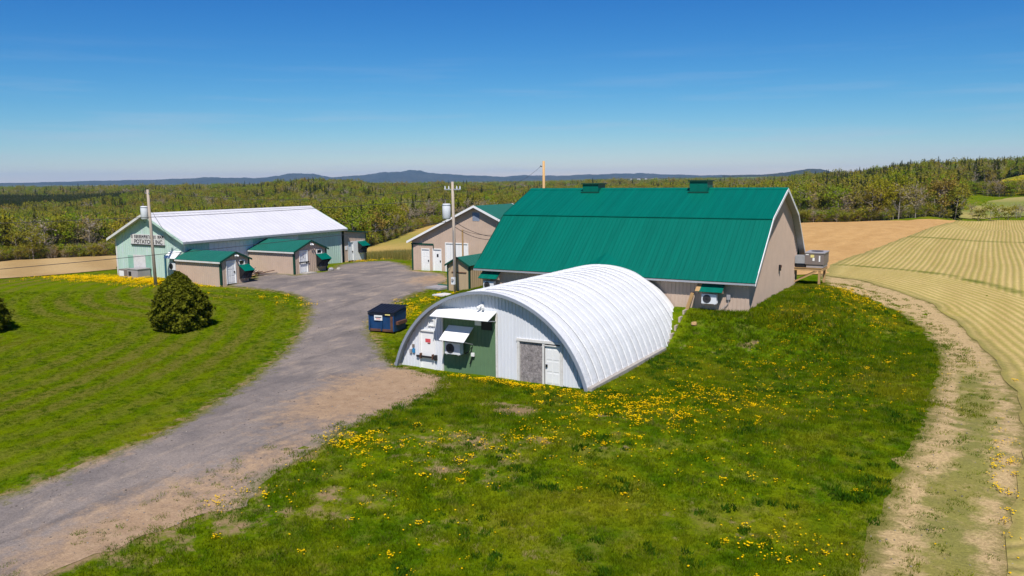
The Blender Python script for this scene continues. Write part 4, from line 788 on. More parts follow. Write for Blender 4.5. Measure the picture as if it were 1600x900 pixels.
t = thing('board', 'pale plank lying at the foot of the transformer pole', 'board', (-35.4, 51, 1)); z = gnd(-35.4, 50.9); MB().prism([(-36.5, 50.7, z), (-35.1, 50.5, z), (-34.7, 51.3, z), (-35.9, 51.5, z)], [(-36.5, 50.7, z+.10), (-35.1, 50.5, z+.10), (-34.7, 51.3, z+.16), (-35.9, 51.5, z+.16)]).build('plank', M['oldwhite'], t)
t = thing('hatch_box', 'small sloping green-lidded box at the edge of the far yard', 'hatch', (-62.7, 80.2, .4)); z = gnd(-62.7, 80.2)
bq = [(-.75, -.55), (.75, -.15), (.55, .65), (-.95, .25)]; bz = (.12, .12, .8, .8)
MB().prism([(-62.7+a, 80.2+b, z-.2) for a, b in bq], [(-62.7+a, 80.2+b, z+c) for (a, b), c in zip(bq, bz)]).build('box', M['beige'], t)
MB().prism([(-62.7+a*1.06, 80.2+b*1.06, z+c+.01) for (a, b), c in zip(bq, bz)], [(-62.7+a*1.06, 80.2+b*1.06, z+c+.07) for (a, b), c in zip(bq, bz)]).build('lid', M['green'], t)
t = thing('scrap_pile', 'heap of brown scrap boards and brush between the two sheds', 'scrap pile', (-57.6, 51.8, 1.4)); r5 = random.Random(5)
for i in range(26):
    a = r5.uniform(-.5, .9); L_ = r5.uniform(.8, 2.2); x, y = -57.8+r5.uniform(-.9, .9), 51.9+r5.uniform(-1.2, 1.2); z = G0+.06+r5.uniform(0, .55)*(1-abs(y-51.9)/1.6)
    MB().beam((x-L_/2*math.sin(a), y-L_/2*math.cos(a), z), (x+L_/2*math.sin(a), y+L_/2*math.cos(a), z+r5.uniform(-.1, .25)), r5.uniform(.06, .16), r5.uniform(.04, .08)).build('scrap_board', M[r5.choice(('wood', 'rust', 'pole', 'brown'))], t)
def stone(name, label, x, y, r, mat, seed):
    g = random.Random(seed); z = gnd(x, y); mb = MB(); rows = 5; cols = 9; V = []
    for i in range(rows+1):
        for j in range(cols): a = math.pi*i/rows; b = 2*math.pi*j/cols; k = r*g.uniform(.82, 1.15); V.append((x+k*math.sin(a)*math.cos(b), y+k*math.sin(a)*math.sin(b), z+r*.35+k*.7*math.cos(a)))
    mb.v = V; mb.f = [(i*cols+j, (i+1)*cols+j, (i+1)*cols+(j+1) % cols, i*cols+(j+1) % cols) for i in range(rows) for j in range(cols)]; mb.m = [0]*len(mb.f)
    tag(mb.build(name, M[mat]), label, 'stone')
stone('stone', 'pale round stone beside the larger shed', -54.2, 59.6, .24, 'rock', 1); stone('stone', 'grey block of stone under the larger shed awning', -54.35, 58.7, .3, 'grey', 2); stone('stone', 'tan boulder in grass below the gambrel barn heat pump', -14.5, 47.4, .2, 'wood', 3)

# ------------------------------------------------------------------ vegetation
def leaf_mat(name, stops, trans=.3, var=.3):
    t = NT(name); r = t.n('ObjectInfo').outputs['Random']; cr = t.n('ValToRGB', {0: r}); e = cr.color_ramp.elements
    for i, (p, c) in enumerate(stops):
        el = e[i] if i < 2 else e.new(p); el.position = p; el.color = (*c, 1)
    n = t.noise(t.obj(), 1.1, 4, .65); k = t.mp(n, .3, .7, 1-var, 1+var); c = t.mix(1., cr.outputs[0], t.n('CombineColor', {0: k, 1: k, 2: k}).outputs[0], 'MULTIPLY')
    d = t.n('BsdfDiffuse', {'Color': c}); tr = t.n('BsdfTranslucent', {'Color': c}); m = t.n('MixShader', {0: trans, 1: d.outputs[0], 2: tr.outputs[0]}); t.t.links.new(m.outputs[0], t.out.inputs[0]); return t.mat
M['leaf'] = leaf_mat('spring_leaves', [(0, (.26, .24, .035)), (.2, (.37, .32, .025)), (.4, (.20, .27, .015)), (.6, (.34, .24, .055)), (.8, (.23, .33, .015)), (1, (.29, .26, .05))], .45)
M['bud'] = leaf_mat('bare_twigs_with_buds', [(0, (.36, .285, .19)), (.4, (.40, .295, .12)), (.7, (.30, .26, .13)), (1, (.44, .36, .27))], .35)
M['needle'] = leaf_mat('spruce_needles', [(0, (.036, .062, .016)), (.5, (.058, .080, .018)), (1, (.09, .095, .02))], .2)
M['bark'] = plain('grey_bark', (.30, .26, .22), .9, .3, 3)
M['cedar'] = leaf_mat('cedar_sprays', [(0, (.135, .145, .012)), (1, (.135, .145, .012))], .3, .5)
def quads(C, S, rg, flat=0., asp=1.):
    """leaf-sized faces at centres C with sizes S, turned every way"""
    n = len(C); a = rg.normal(size=(n, 3)); a[:, 2] *= (1-flat); a /= np.linalg.norm(a, axis=1)[:, None]; b = rg.normal(size=(n, 3)); b -= (b*a).sum(1)[:, None]*a; b /= np.linalg.norm(b, axis=1)[:, None]
    u = a*S[:, None]*.5*asp; v = b*S[:, None]*.5
    V = np.stack([C-u*.9-v*.3, C-v, C+u-v*.1, C+u*.2+v], 1).reshape(-1, 3); return V, np.arange(4*n).reshape(-1, 4)
def broadleaf(seed, h=9., leaves=620, mat='leaf', spread=.30, base=.10, size=.46, sparse=False):
    rg = np.random.default_rng(seed); tr = MB(); bend = rg.normal(0, .25, 2); top = Vector((bend[0], bend[1], h*.9))
    tr.tube([(0, 0, -.6), (bend[0]*.3, bend[1]*.3, h*.35), (bend[0]*.7, bend[1]*.7, h*.65), top], [h*.016, h*.012, h*.008, h*.003], 6)
    cl = []
    for i in range(13 if not sparse else 18):
        s = rg.uniform(.22, .82); p = Vector((bend[0]*s, bend[1]*s, h*s)); a = i*2.4+rg.uniform(-.5, .5); L_ = h*spread*(1.15-abs(s-.45)*.9)*rg.uniform(.65, 1.15)
        q = p+Vector((math.cos(a)*L_, math.sin(a)*L_, L_*rg.uniform(.35, .95))); tr.tube([p, p.lerp(q, .55)+Vector((0, 0, -.08*L_)), q], [h*.006, h*.004, h*.002], 4); cl.append((q, rg.uniform(.75, 1.2)))
        for k in range(4 if sparse else 1):
            q2 = p.lerp(q, rg.uniform(.4, .9))+Vector(rg.normal(0, .16*L_+.25, 3)); tr.tube([p.lerp(q, .4), q2], [h*.003, h*.0012], 3, cap=False); cl.append((q2, .6))
    cl.append((top+Vector((0, 0, h*.04)), .8)); cl.append((top-Vector((0, 0, h*.1)), 1.))
    w = np.array([c[1] for c in cl]); idx = rg.choice(len(cl), leaves, p=w/w.sum()); C = np.array([list(c[0]) for c in cl])[idx]+rg.normal(0, 1, (leaves, 3))*np.array([.115, .115, .085])*h*.62*w[idx][:, None]
    C[:, 2] = np.maximum(C[:, 2], h*base*rg.uniform(.5, 1.2, leaves)); V, F = quads(C, rg.uniform(.6, 1.3, leaves)*size, rg)
    return tr.mesh('trunk', M['bark']), np_mesh('crown', V, F, M[mat], smooth=False)
def conifer(seed, h=10., n=760, w=.17):
    rg = np.random.default_rng(seed); tr = MB().tube([(0, 0, -.6), (0, 0, h*.5), (0, 0, h*.98)], [h*.016, h*.009, h*.002], 6); C = []; V = []; F = []
    for i in range(n):
        s = 1-math.sqrt(rg.uniform(0.0005, 1)); s = .06+.94*s; R = h*w*(1-s)*(.75+.35*math.sin(s*h*3.4))*1.15+.06; a = rg.uniform(0, 6.283); r = R*rg.uniform(.45, 1.05)
        c = np.array([math.cos(a)*r, math.sin(a)*r, h*s-r*.32]); d = np.array([math.cos(a), math.sin(a), -.38]); t_ = np.array([-math.sin(a), math.cos(a), 0]); L_ = .30+.30*(1-s); k = len(V)
        V += list(np.array([c-d*L_-t_*.05, c-t_*L_*.5+[0, 0, .03], c+d*L_*.9, c+t_*L_*.5+[0, 0, .03]])); F.append((k, k+1, k+2, k+3))
    return tr.mesh('trunk', M['bark']), np_mesh('crown', np.array(V), F, M['needle'], smooth=False)
KIND = [broadleaf(11), broadleaf(12, 8.5, 560, spread=.27), broadleaf(13, 10., 700, spread=.26, base=.12), broadleaf(14, 7.5, 600, spread=.34, base=.05), broadleaf(15, 9.5, 520, spread=.25),
        broadleaf(21, 9.5, 240, 'bud', .25, .15, .34, True), broadleaf(22, 8.5, 300, 'bud', .29, .1, .36, True),
        conifer(31), conifer(32, 11.5, 800, .15), conifer(33, 8., 620, .2)]
def rnd_noise(x, y, s, ph): return np.sin(x/s+ph+1.3*np.sin(y/s*1.3+ph))*np.sin(y/s*.9-ph*2+1.1*np.sin(x/s*.7))
def scatter_pts(r0, r1, n, seed):
    rg = np.random.default_rng(seed); r = np.sqrt(rg.uniform(r0*r0, r1*r1, n)); az = rg.uniform(-41, 41, n)
    edge = np.interp(az, EDGE_AZ, EDGE_R)+rg.normal(0, 2., n); k = r > edge; r, az = r[k], az[k]; a = np.radians(az)-YAW; x, y = np.sin(a)*r, np.cos(a)*r; P = np.stack([x, y], 1)
    k = np.ones(len(P), bool)
    for f in ('FARF', 'YEL', 'CROP', 'PLOUGH', 'BACKF', 'LEFTF'): k &= ~inside(P, POLY[f])
    k &= ~((r > 1040) & (rnd_noise(x, y, 260, 1.) > .5)); k &= (seed != 4) | ((az < -15.5) & (r > np.interp(az, [-34, -16], [570, 900])) & (r < np.interp(az, [-34, -16], [1040, 1150]))); k &= ~((az > 26) & (r > 340) & (r < 420) & (az < 60) & (rg.uniform(size=len(r)) < .8))
    return x[k], y[k], r[k], az[k]
allp = [scatter_pts(155, 520, 30000, 1), scatter_pts(520, 1100, 34000, 2), scatter_pts(1100, 2600, 26000, 3), scatter_pts(570, 1150, 26000, 4)]
fx, fy, fr, fa = (np.concatenate([p[i] for p in allp]) for i in range(4))
rg = np.random.default_rng(5); N = len(fx); fz = gz(fx, fy)
pc = .14+.28*(rnd_noise(fx, fy, 38, 2.) > .35)+.25*(rnd_noise(fx, fy, 120, .3) > .5); pc = np.where((fa > 21) & (fr > 235), .55, pc); band = (fa < -15.5+1.5*np.sin(fr/60)) & (fr > np.interp(fa, [-34, -16], [570, 900])+25*np.sin(fa*2)) & (fr < np.interp(fa, [-34, -16], [1040, 1150])); pc = np.where(band, 1.1, pc); pc = np.where((fa > 20) & (fr < 215), .20, pc)
pb = .20+.35*(rnd_noise(fx, fy, 55, 4.) > .25); u = rg.uniform(size=N); u2 = rg.uniform(size=N)
kind = np.where(u < pc, 7+rg.integers(0, 3, N), np.where(u2 < pb, 5+rg.integers(0, 2, N), rg.integers(0, 5, N)))
scl = np.where(band, rg.uniform(.8, 1.0, N), rg.uniform(.72, 1.28, N))*np.where(fr > 1100, 1.5, np.where(fr > 520, 1., .80))*np.where((fa > 18) & (fr < 250), .92, 1.)*np.where((fa > 18) & (fr > 300), 1.0, 1.); rot = rg.uniform(0, 6.283, N)
# the trees one can tell apart along the edge of the wood are objects; the rest is the forest
depth = fr-np.interp(fa, EDGE_AZ, EDGE_R); vis = ((fa > -33.2) & (fa < -25.4)) | ((fa > -12.) & (fa < -4.6)) | ((fa > 19.6) & (fa < 28.6))
cand = np.where(vis & (fr < 420))[0]; cand = cand[np.argsort(depth[cand])][:290]; single = np.zeros(N, bool); single[cand] = True
KN = ['budding_tree']*5+['bare_tree']*2+['spruce_tree']*3
KL = ['yellow-green budding tree along the front edge of the wood']*5+['grey-brown nearly bare tree along the front edge of the wood']*2+['dark green spruce along the front edge of the wood']*3
KG = ['budding trees at the wood edge']*5+['bare trees at the wood edge']*2+['spruces at the wood edge']*3
def plant_tree(k, x, y, z, s, r, name=None, label=None, group=None):
    o = bpy.data.objects.new(name or KN[k], None); col.objects.link(o); o.location = (x, y, z); o.rotation_euler = (0, 0, r); o.scale = (s, s, s*random.uniform(.92, 1.12)); o['label'] = label or KL[k]; o['category'] = 'tree'; o['group'] = group or KG[k]
    for nm, me in zip(('trunk', 'crown'), KIND[k]): c = bpy.data.objects.new(nm, me); col.objects.link(c); c.parent = o
for i in cand: plant_tree(int(kind[i]), float(fx[i]), float(fy[i]), float(fz[i]), float(scl[i]), float(rot[i]))

def scatter(name, X, Y, Z, R, S, K, protos, kind_='stuff', label=None, tilt=None):
    """one object drawing many copies of the proto meshes at points"""
    me = bpy.data.meshes.new(name); me.from_pydata(np.stack([X, Y, Z], 1).tolist(), [], [])
    rv = np.zeros((len(X), 3), np.float32); rv[:, 2] = R
    if tilt is not None: rv[:, :2] = tilt
    a = me.attributes.new('rot', 'FLOAT_VECTOR', 'POINT'); a.data.foreach_set('vector', rv.ravel()); a = me.attributes.new('scl', 'FLOAT', 'POINT'); a.data.foreach_set('value', np.asarray(S, np.float32)); a = me.attributes.new('knd', 'INT', 'POINT'); a.data.foreach_set('value', np.asarray(K, np.int32))
    o = bpy.data.objects.new(name, me); col.objects.link(o); o['kind'] = kind_
    if label: o['label'] = label
    ng = bpy.data.node_groups.new(name, 'GeometryNodeTree'); ng.interface.new_socket('Geometry', in_out='INPUT', socket_type='NodeSocketGeometry'); ng.interface.new_socket('Geometry', in_out='OUTPUT', socket_type='NodeSocketGeometry')
    gi = ng.nodes.new('NodeGroupInput'); go = ng.nodes.new('NodeGroupOutput'); jn = ng.nodes.new('GeometryNodeJoinGeometry'); ln = ng.links.new
    def named(nm, ty): n = ng.nodes.new('GeometryNodeInputNamedAttribute'); n.data_type = ty; n.inputs['Name'].default_value = nm; return n.outputs[0]
    rt, sc_, kd = named('rot', 'FLOAT_VECTOR'), named('scl', 'FLOAT'), named('knd', 'INT')
    for i, pr in enumerate(protos):
        ms = pr if isinstance(pr, (list, tuple)) else [pr]; gj = ng.nodes.new('GeometryNodeJoinGeometry')
        for q in ms:
            po = bpy.data.objects.new(name+'_source', q); oi = ng.nodes.new('GeometryNodeObjectInfo'); oi.inputs['Object'].default_value = po; ln(oi.outputs['Geometry'], gj.inputs[0])
        cmp = ng.nodes.new('FunctionNodeCompare'); cmp.data_type = 'INT'; cmp.operation = 'EQUAL'; ln(kd, cmp.inputs[2]); cmp.inputs[3].default_value = i
        ip = ng.nodes.new('GeometryNodeInstanceOnPoints'); ln(gi.outputs[0], ip.inputs['Points']); ln(cmp.outputs[0], ip.inputs['Selection']); ln(gj.outputs[0], ip.inputs['Instance']); ln(rt, ip.inputs['Rotation']); ln(sc_, ip.inputs['Scale']); ln(ip.outputs[0], jn.inputs[0])
    ln(jn.outputs[0], go.inputs[0]); m = o.modifiers.new('scatter', 'NODES'); m.node_group = ng; return o
k = ~single
un = rg.uniform(-40, 40, 4200); ur = np.interp(un, EDGE_AZ, EDGE_R)+rg.uniform(-1, 9, 4200); ok = (un < 28.6); un, ur = np.radians(un[ok])-YAW, ur[ok]; ya = np.radians(rg.uniform(28.3, 34, 130))-YAW; yr = rg.uniform(362, 378, 130); un, ur = np.concatenate([un, ya]), np.concatenate([ur, yr]); ux, uy = np.sin(un)*ur, np.cos(un)*ur; nu = len(ux); us_ = rg.uniform(.2, .42, nu); us_[-130:] = rg.uniform(.35, .8, 130)   # saplings and brush under the outer trees
cat = np.concatenate
scatter('forest', cat([fx[k], ux]), cat([fy[k], uy]), cat([fz[k]-.1, gz(ux, uy)-.3]), cat([rot[k], rg.uniform(0, 6, nu)]), cat([scl[k], us_]), cat([kind[k], rg.choice([0, 3, 3, 5, 6, 1], nu)]), KIND, label='mixed spring forest covering the valley and hills')

# bushes in the hedge between the far fields
rg = np.random.default_rng(9)
for i in range(11):
    y = 236+rg.uniform(-6, 14); x = -3+i*2.0+rg.uniform(-.6, .6); plant_tree([5, 6, 3, 0, 5, 3][i % 6], x, y, gnd(x, y)-.8, rg.uniform(.42, .62), rg.uniform(0, 6), 'hedge_bush', 'low bush in the hedge between crop field and pasture', 'bushes in the far hedge')

# the two clipped cedars on the lawn
def cedar(label, x, y, w, h, seed, n):
    rg = np.random.default_rng(seed); z = gnd(x, y); T = thing('cedar_shrub', label, 'shrub', (x, y, z)); th = rg.uniform(0, 6.283, n); s = rg.uniform(0, 1, n)**.85
    prof_ = np.interp(s, [0, .08, .3, .55, .8, .93, 1], [.86, .96, 1., .87, .58, .33, .03]); lump = 1+.10*np.sin(th*3+s*5+seed)+.10*np.sin(th*6-s*13+1.7*np.sin(s*9))+.08*np.sin(th*11+s*29)+.05*np.sin(th*23-s*41)
    rad = w/2*prof_*lump*np.where(rg.uniform(size=n) < .75, rg.uniform(.84, 1.10, n), rg.uniform(.3, .95, n)); C = np.stack([np.cos(th)*rad, np.sin(th)*rad, s*h*(1+.05*np.sin(th*4+2))], 1); C[:, 2] = np.maximum(C[:, 2], .04)
    V, F = quads(C, rg.uniform(.09, .27, n), rg, 0., .8); c = bpy.data.objects.new('crown', np_mesh('crown', V, F, M['cedar'], smooth=False)); col.objects.link(c); c.parent = T
    st = bpy.data.objects.new('trunk', MB().tube([(0, 0, -.3), (0, 0, h*.7)], [.12, .04], 8).mesh('trunk', M['bark'])); col.objects.link(st); st.parent = T
cedar('rounded conical cedar shrub standing alone on the lawn', -46.0, 34.9, 3.35, 3.65, 3, 24000)
cedar('cedar shrub at the outer edge of the lawn, farther from the barns', -57.0, 27.4, 3.5, 3.9, 4, 16000)

# tall dry weeds between the yard and the hay field
def reed(seed):
    rg = np.random.default_rng(seed); V = []; F = []
    for i in range(40):
        x, y = rg.normal(0, .35, 2); h = rg.uniform(.5, 1.15); b = rg.uniform(0, 6.283); k = len(V); lx, ly = rg.normal(0, .12, 2); V += [(x-.02*math.cos(b), y-.02*math.sin(b), -.05), (x+.02*math.cos(b), y+.02*math.sin(b), -.05), (x+lx, y+ly, h)]; F.append((k, k+1, k+2))
    return np_mesh('weed_stalks', np.array(V), F, M['reed'], smooth=False)
M['reed'] = leaf_mat('dry_weed_stalks', [(0, (.30, .24, .07)), (.5, (.18, .19, .04)), (1, (.40, .30, .10))], .3)
rg = np.random.default_rng(19); m = 900; u = rg.uniform(size=m); rx2 = -78+u*25+rg.normal(0, .6, m); ry2 = 87-u*14+rg.uniform(-1.5, 3.5, m)
scatter('tall_weeds', rx2, ry2, gz(rx2, ry2), rg.uniform(0, 6, m), rg.uniform(.7, 1.2, m), rg.integers(0, 2, m), [reed(1), reed(2)], label='tall dry weeds between the yard and the hay field')

# short grass and dandelions
def tuft(seed, n, h, w, spread):
    rg = np.random.default_rng(seed); V = []; F = []
    for i in range(n):
        a = rg.uniform(0, 6.283); r = spread*math.sqrt(rg.uniform()); x, y = r*math.cos(a), r*math.sin(a); b = rg.uniform(0, 6.283); hh = h*rg.uniform(.5, 1.2); lx, ly = rg.normal(0, .45*hh, 2); k = len(V); dx, dy = math.cos(b)*w, math.sin(b)*w
        V += [(x-dx, y-dy, -.01), (x+dx, y+dy, -.01), (x+lx, y+ly, hh)]; F.append((k, k+1, k+2))
    return np.array(V), F
t = NT('grass_blades'); p = t.pos(); c, _, _ = grass_color(t, p); r = t.n('ObjectInfo').outputs['Random']; k = t.mp(r, 0, 1, .8, 1.45); c = t.mix(1., c, t.n('CombineColor', {0: k, 1: k, 2: k}).outputs[0], 'MULTIPLY'); c = t.mix(t.mp(r, .90, .97, 0, .7), c, (.18, .155, .04))
d = t.n('BsdfDiffuse', {'Color': c}); tr = t.n('BsdfTranslucent', {'Color': c}); mx = t.n('MixShader', {0: .3, 1: d.outputs[0], 2: tr.outputs[0]}); t.t.links.new(mx.outputs[0], t.out.inputs[0]); M['blade'] = t.mat
t = NT('weed_leaves'); p = t.pos(); c = t.mix(t.mp(t.noise(p, .8, 4, .6), .35, .65), (.030, .085, .004), (.062, .125, .006)); d = t.n('BsdfDiffuse', {'Color': c}); tr = t.n('BsdfTranslucent', {'Color': c}); mx = t.n('MixShader', {0: .3, 1: d.outputs[0], 2: tr.outputs[0]}); t.t.links.new(mx.outputs[0], t.out.inputs[0]); M['weed'] = t.mat
TU = [np_mesh('grass_tuft', *tuft(41+i, 34, .10, .011, .22), M['blade'], smooth=False) for i in range(3)]+[np_mesh('weed_clump', *tuft(51+i, 46, .13, .028, .20), M['weed'], smooth=False) for i in range(2)]
rg = np.random.default_rng(6); n = 62000; Yg = np.sqrt(rg.uniform(16.5**2, 66**2, n)); Xg = rg.uniform(-.70, .70, n)*Yg; gx, gy = .8660254*Xg-.5*Yg, .5*Xg+.8660254*Yg; P = np.stack([gx, gy], 1)
ks = np.ones(n, bool)
dd = seg_dist(P, POLY['DRIVE']); ks &= ~(inside(P, POLY['DRIVE']) & (dd > rg.exponential(.22, n)))
dt = seg_dist(P, POLY['TRACK']); ks &= ~(inside(P, POLY['TRACK']) & (rg.uniform(size=n) < .82)); ks &= ~inside(P, POLY['CROP']); ks &= (seg_dist(P, POLY['CROP']) > .9) | (rg.uniform(size=n) < .12)
for bx in ((-27.1, -15.3, 33.9, 49.3), (-31.3, -11.7, 49.1, 64.8), (-72, -61, 47, 68), (-61.2, -55, 46.1, 49.4), (-61.2, -55, 54.4, 58.9), (-37.2, -34.9, 53.7, 58.7), (-47.7, -35, 62.8, 70), (-34, -31.9, 40.2, 42.1)): ks &= ~((gx > bx[0]) & (gx < bx[1]) & (gy > bx[2]) & (gy < bx[3]))
ks &= dry_at(P) < rg.uniform(.25, .9, n); isl = gx < -24-.35*(gy-20)
gx, gy, isl = gx[ks], gy[ks], isl[ks]; n = len(gx); lush = rnd_noise(gx, gy, 2.1, 1.)*.5+.5; S = np.where(isl, rg.uniform(.35, .6, n), rg.uniform(.5, 1.0, n)+.55*lush*(gx > -30)+1.5*np.exp(-((gx+9.)/5.5)**2-((gy-49.5)/6)**2)*rg.uniform(.2, 1.1, n))
# clumps of grass standing in the bare earth beside the drive
m = 420; cx, cy = rg.uniform(-24.2, -19.8, m), rg.uniform(9, 21, m); kk = inside(np.stack([cx, cy], 1), POLY['DRIVE']) & (rnd_noise(cx, cy, .9, 3.) > -.1) & (cx > -23.6+.02*cy)
gx, gy, S = np.concatenate([gx, cx[kk]]), np.concatenate([gy, cy[kk]]), np.concatenate([S, rg.uniform(.5, .95, kk.sum())]); n = len(gx)
m = 3400; wy = np.sqrt(rg.uniform(17**2, 58**2, m)); wxx = rg.uniform(-.2, .62, m)*wy; wx, wy = .8660254*wxx-.5*wy, .5*wxx+.8660254*wy; P = np.stack([wx, wy], 1); kk = ~inside(P, POLY['DRIVE']) & ~inside(P, POLY['TRACK']) & ~inside(P, POLY['CROP']) & (rnd_noise(wx, wy, 1.3, .7)+.5*rnd_noise(wx, wy, .5, 2.) > rg.uniform(.1, .7, m)-.5*np.exp(-((wx+9.)/5)**2-((wy-48.5)/5)**2)) & ~((wx > -27.1) & (wx < -15.3) & (wy > 33.9) & (wy < 49.3)) & ~((wx > -31.3) & (wx < -11.7) & (wy > 49) & (wy < 64.8)) & (wx > -24)
nw = kk.sum(); gx, gy, S = np.concatenate([gx, wx[kk]]), np.concatenate([gy, wy[kk]]), np.concatenate([S, rg.uniform(.6, 1.5, nw)]); kd = np.concatenate([rg.integers(0, 3, n), 3+rg.integers(0, 2, nw)]); n = len(gx)
scatter('grass', gx, gy, gz(gx, gy), rg.uniform(0, 6.283, n), S, kd, TU, label='short green grass tufts on lawn and bank')
M['petal'] = leaf_mat('dandelion_yellow', [(0, (.78, .50, .004)), (1, (.70, .42, .004))], .1, .1)
def dandelion(seed, m):
    rg = np.random.default_rng(seed); V = []; F = []
    for i in range(m):
        x, y = rg.normal(0, .11, 2) if m > 1 else (0, 0); h = rg.uniform(.05, .13); r = rg.uniform(.022, .036); k = len(V); tx, ty = rg.normal(0, .25, 2)
        V.append((x, y, h+r*.5)); V += [(x+r*math.cos(a*math.pi/3), y+r*math.sin(a*math.pi/3), h+r*(tx*math.cos(a*math.pi/3)+ty*math.sin(a*math.pi/3))) for a in range(6)]; F += [(k, k+1+a, k+1+(a+1) % 6) for a in range(6)]
        V += [(x-.004, y, -.02), (x+.004, y, -.02), (x, y, h)]; F.append((k+7, k+8, k+9))
    return np_mesh('dandelion', np.array(V), F, M['petal'], smooth=False)
DA = [dandelion(61, 1), dandelion(62, 5), dandelion(63, 11)]
PATCH = [(-17., 23.6, 2.6, 1.6, 60, .5), (-19.8, 33.35, 2.6, .25, 70, .7), (-11.8, 33, 2.6, 1.8, 150, .4), (-12.8, 31, 3, 2, 80, .5), (-8.8, 50, 1.3, 2.0, 130, .4), (-7.6, 56.5, 1.2, 3.0, 110, .4), (-8.1, 42.5, 4.5, 5.5, 220, .1), (-4.4, 22.4, 1.3, 1.5, 46, .22), (-62, 45.2, 3.2, .9, 420, .8),
         (-69., 44., 5.5, 1.6, 520, .7), (-58.5, 45.4, 2., .5, 90, .6), (-35.8, 46.5, 1.2, 3., 170, .7), (1.5, 30, .35, 5, 34, .5), (-20.1, 22.8, 1.0, .9, 46, .7), (-13.4, 26.1, 2.2, 1.8, 40, .6), (-6.6, 47, 2.6, 2.4, 120, .2), (-16.5, 32.9, 1.2, .5, 30, .6), (-9.5, 36.5, 3, 2, 150, .3), (-5, 56, 1.2, 2.4, 50, .3),
         (-16.5, 19.5, 4, 2, 46, .2), (-9, 27, 4, 3, 90, .2), (-26.9, 34.6, .5, .9, 24, .5), (-46, 44.5, 5, 1.2, 60, .2), (-60, 70.5, 1.2, 3, 60, .5), (-21., 17.3, 1.5, 1.4, 26, .3), (-34.8, 44, .8, 1.5, 60, .6), (-7, 61.5, 1.2, 1.4, 60, .6)]
dx, dy, dk = [], [], []
for cx, cy, rx_, ry_, nn_, cl in PATCH:
    nn_ = int(nn_*(1.45 if cx > -25 else 1)); x = rg.normal(0, 1, nn_)*rx_*.75+cx; y = rg.normal(0, 1, nn_)*ry_*.75+cy; q = rg.uniform(size=nn_); dx.append(x); dy.append(y); dk.append(np.where(q > cl, 0, np.where(q > cl*.45, 1, 2)))
dx, dy, dk = np.concatenate(dx), np.concatenate(dy), np.concatenate(dk); P = np.stack([dx, dy], 1); kp = ~(inside(P, POLY['DRIVE']) & (seg_dist(P, POLY['DRIVE']) > .9))
for bx in ((-27.1, -15.2, 34.1, 49.3), (-31.3, -11.7, 49., 64.8), (-72, -61, 47.2, 68), (-61.2, -55, 46.1, 49.4)): kp &= ~((dx > bx[0]) & (dx < bx[1]) & (dy > bx[2]) & (dy < bx[3]))
dx, dy, dk = dx[kp], dy[kp], dk[kp]; n = len(dx)
scatter('dandelion_weeds', dx, dy, gz(dx, dy)+.01, rg.uniform(0, 6.283, n), rg.uniform(.75, 1.25, n)*np.where(np.hypot(dx, dy) > 60, 1.35, 1.), dk, DA, label='yellow dandelions dotted through the grass')

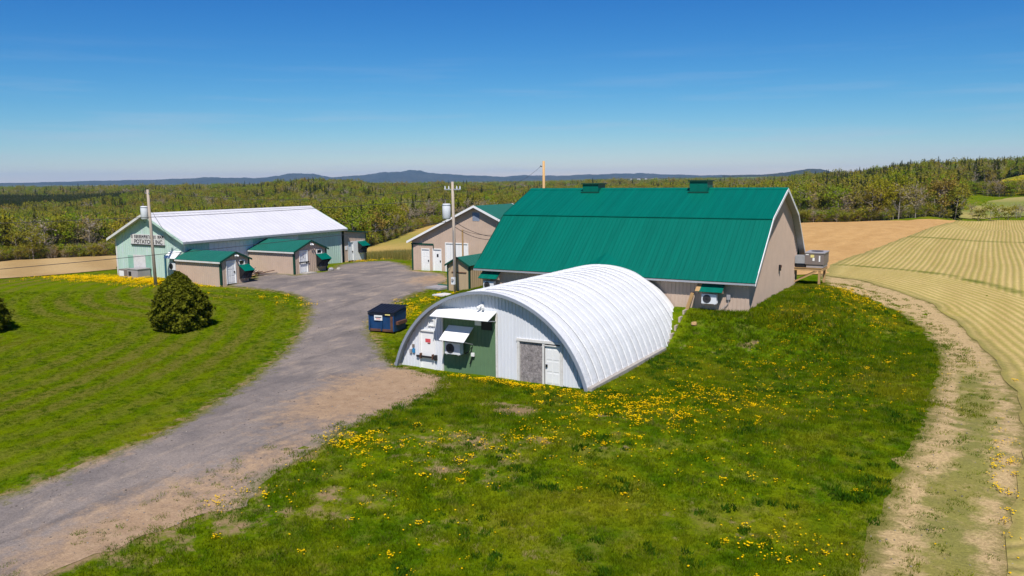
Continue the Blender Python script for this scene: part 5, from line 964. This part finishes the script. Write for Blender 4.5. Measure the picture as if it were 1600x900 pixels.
# loose stones on the drive and the dirt track
def pebble(seed):
    g = np.random.default_rng(seed); V = []; F = []
    for i in range(4):
        for j in range(6): a = math.pi*(i+.15)/3.3; b = math.pi*j/3; k = g.uniform(.75, 1.2); V.append((k*math.sin(a)*math.cos(b), k*math.sin(a)*math.sin(b), k*.6*math.cos(a)+.2))
    F = [(i*6+j, (i+1)*6+j, (i+1)*6+(j+1) % 6, i*6+(j+1) % 6) for i in range(3) for j in range(6)]+[tuple(range(6))[::-1]]
    return np_mesh('pebble', np.array(V), F, M['pebble'])
M['pebble'] = leaf_mat('gravel_stone', [(0, (.10, .09, .085)), (.5, (.20, .17, .145)), (1, (.32, .28, .24))], 0., .15)
rg = np.random.default_rng(23); m = 30000; sx_ = rg.uniform(-40, 2, m); sy_ = rg.uniform(9, 60, m); P = np.stack([sx_, sy_], 1); kk = (inside(P, POLY['DRIVE']) & (rg.uniform(size=m) < .25+.75*np.exp(-seg_dist(P, POLY['DRIVE'])/1.1))) | (inside(P, POLY['TRACK']) & (rg.uniform(size=m) < .25)); sx_, sy_ = sx_[kk], sy_[kk]; m = len(sx_)
scatter('gravel', sx_, sy_, gz(sx_, sy_)+.016, rg.uniform(0, 6, m), np.minimum(.010+rg.exponential(.010, m), .04), rg.integers(0, 3, m), [pebble(1), pebble(2), pebble(3)], label='loose stones scattered over drive and track')

# far farmhouses and the reeds by the hay field
for i, (a, r, w) in enumerate(((9.0, 3900, 13), (9.5, 3950, 9), (8.5, 3850, 8), (21.6, 3000, 11), (22.0, 3050, 8))):
    an = math.radians(a)-YAW; x, y = math.sin(an)*r, math.cos(an)*r; z = gnd(x, y); H_ = thing('farmhouse', ['tiny far white farmhouse with grey roof among distant fields', 'tiny far white barn next to the distant white farmhouse', 'tiny far white shed among distant fields', 'tiny far pale farmhouse beyond the gambrel barn ridge', 'tiny far pale shed beyond the gambrel barn ridge'][i], 'house', (x, y, z))
    MB().box(x-w/2, x+w/2, y-6, y+6, z-3, z+4).build('wall', M['white'], H_); MB().prism([(x-w/2-.5, y-7, z+4), (x-w/2-.5, y+7, z+4), (x-w/2-.5, y, z+7)], [(x+w/2+.5, y-7, z+4), (x+w/2+.5, y+7, z+4), (x+w/2+.5, y, z+7)]).build('roof', M['grey'], H_)

# ------------------------------------------------------------------ the air between here and the mountains
hz = MB().box(-16500, 10500, -3500, 16500, -24, 235).build('haze', [], kind='stuff'); hz['label'] = 'thin blue haze over the distance'
hm = bpy.data.materials.new('haze'); hm.use_nodes = True; hn = hm.node_tree
for nd in list(hn.nodes): hn.nodes.remove(nd)
ho = hn.nodes.new('ShaderNodeOutputMaterial'); pv = hn.nodes.new('ShaderNodeVolumePrincipled'); pv.inputs['Color'].default_value = (.42, .67, 1., 1); pv.inputs['Density'].default_value = 4.3e-5; pv.inputs['Anisotropy'].default_value = 0.
hn.links.new(pv.outputs[0], ho.inputs['Volume']); hz.data.materials.append(hm)
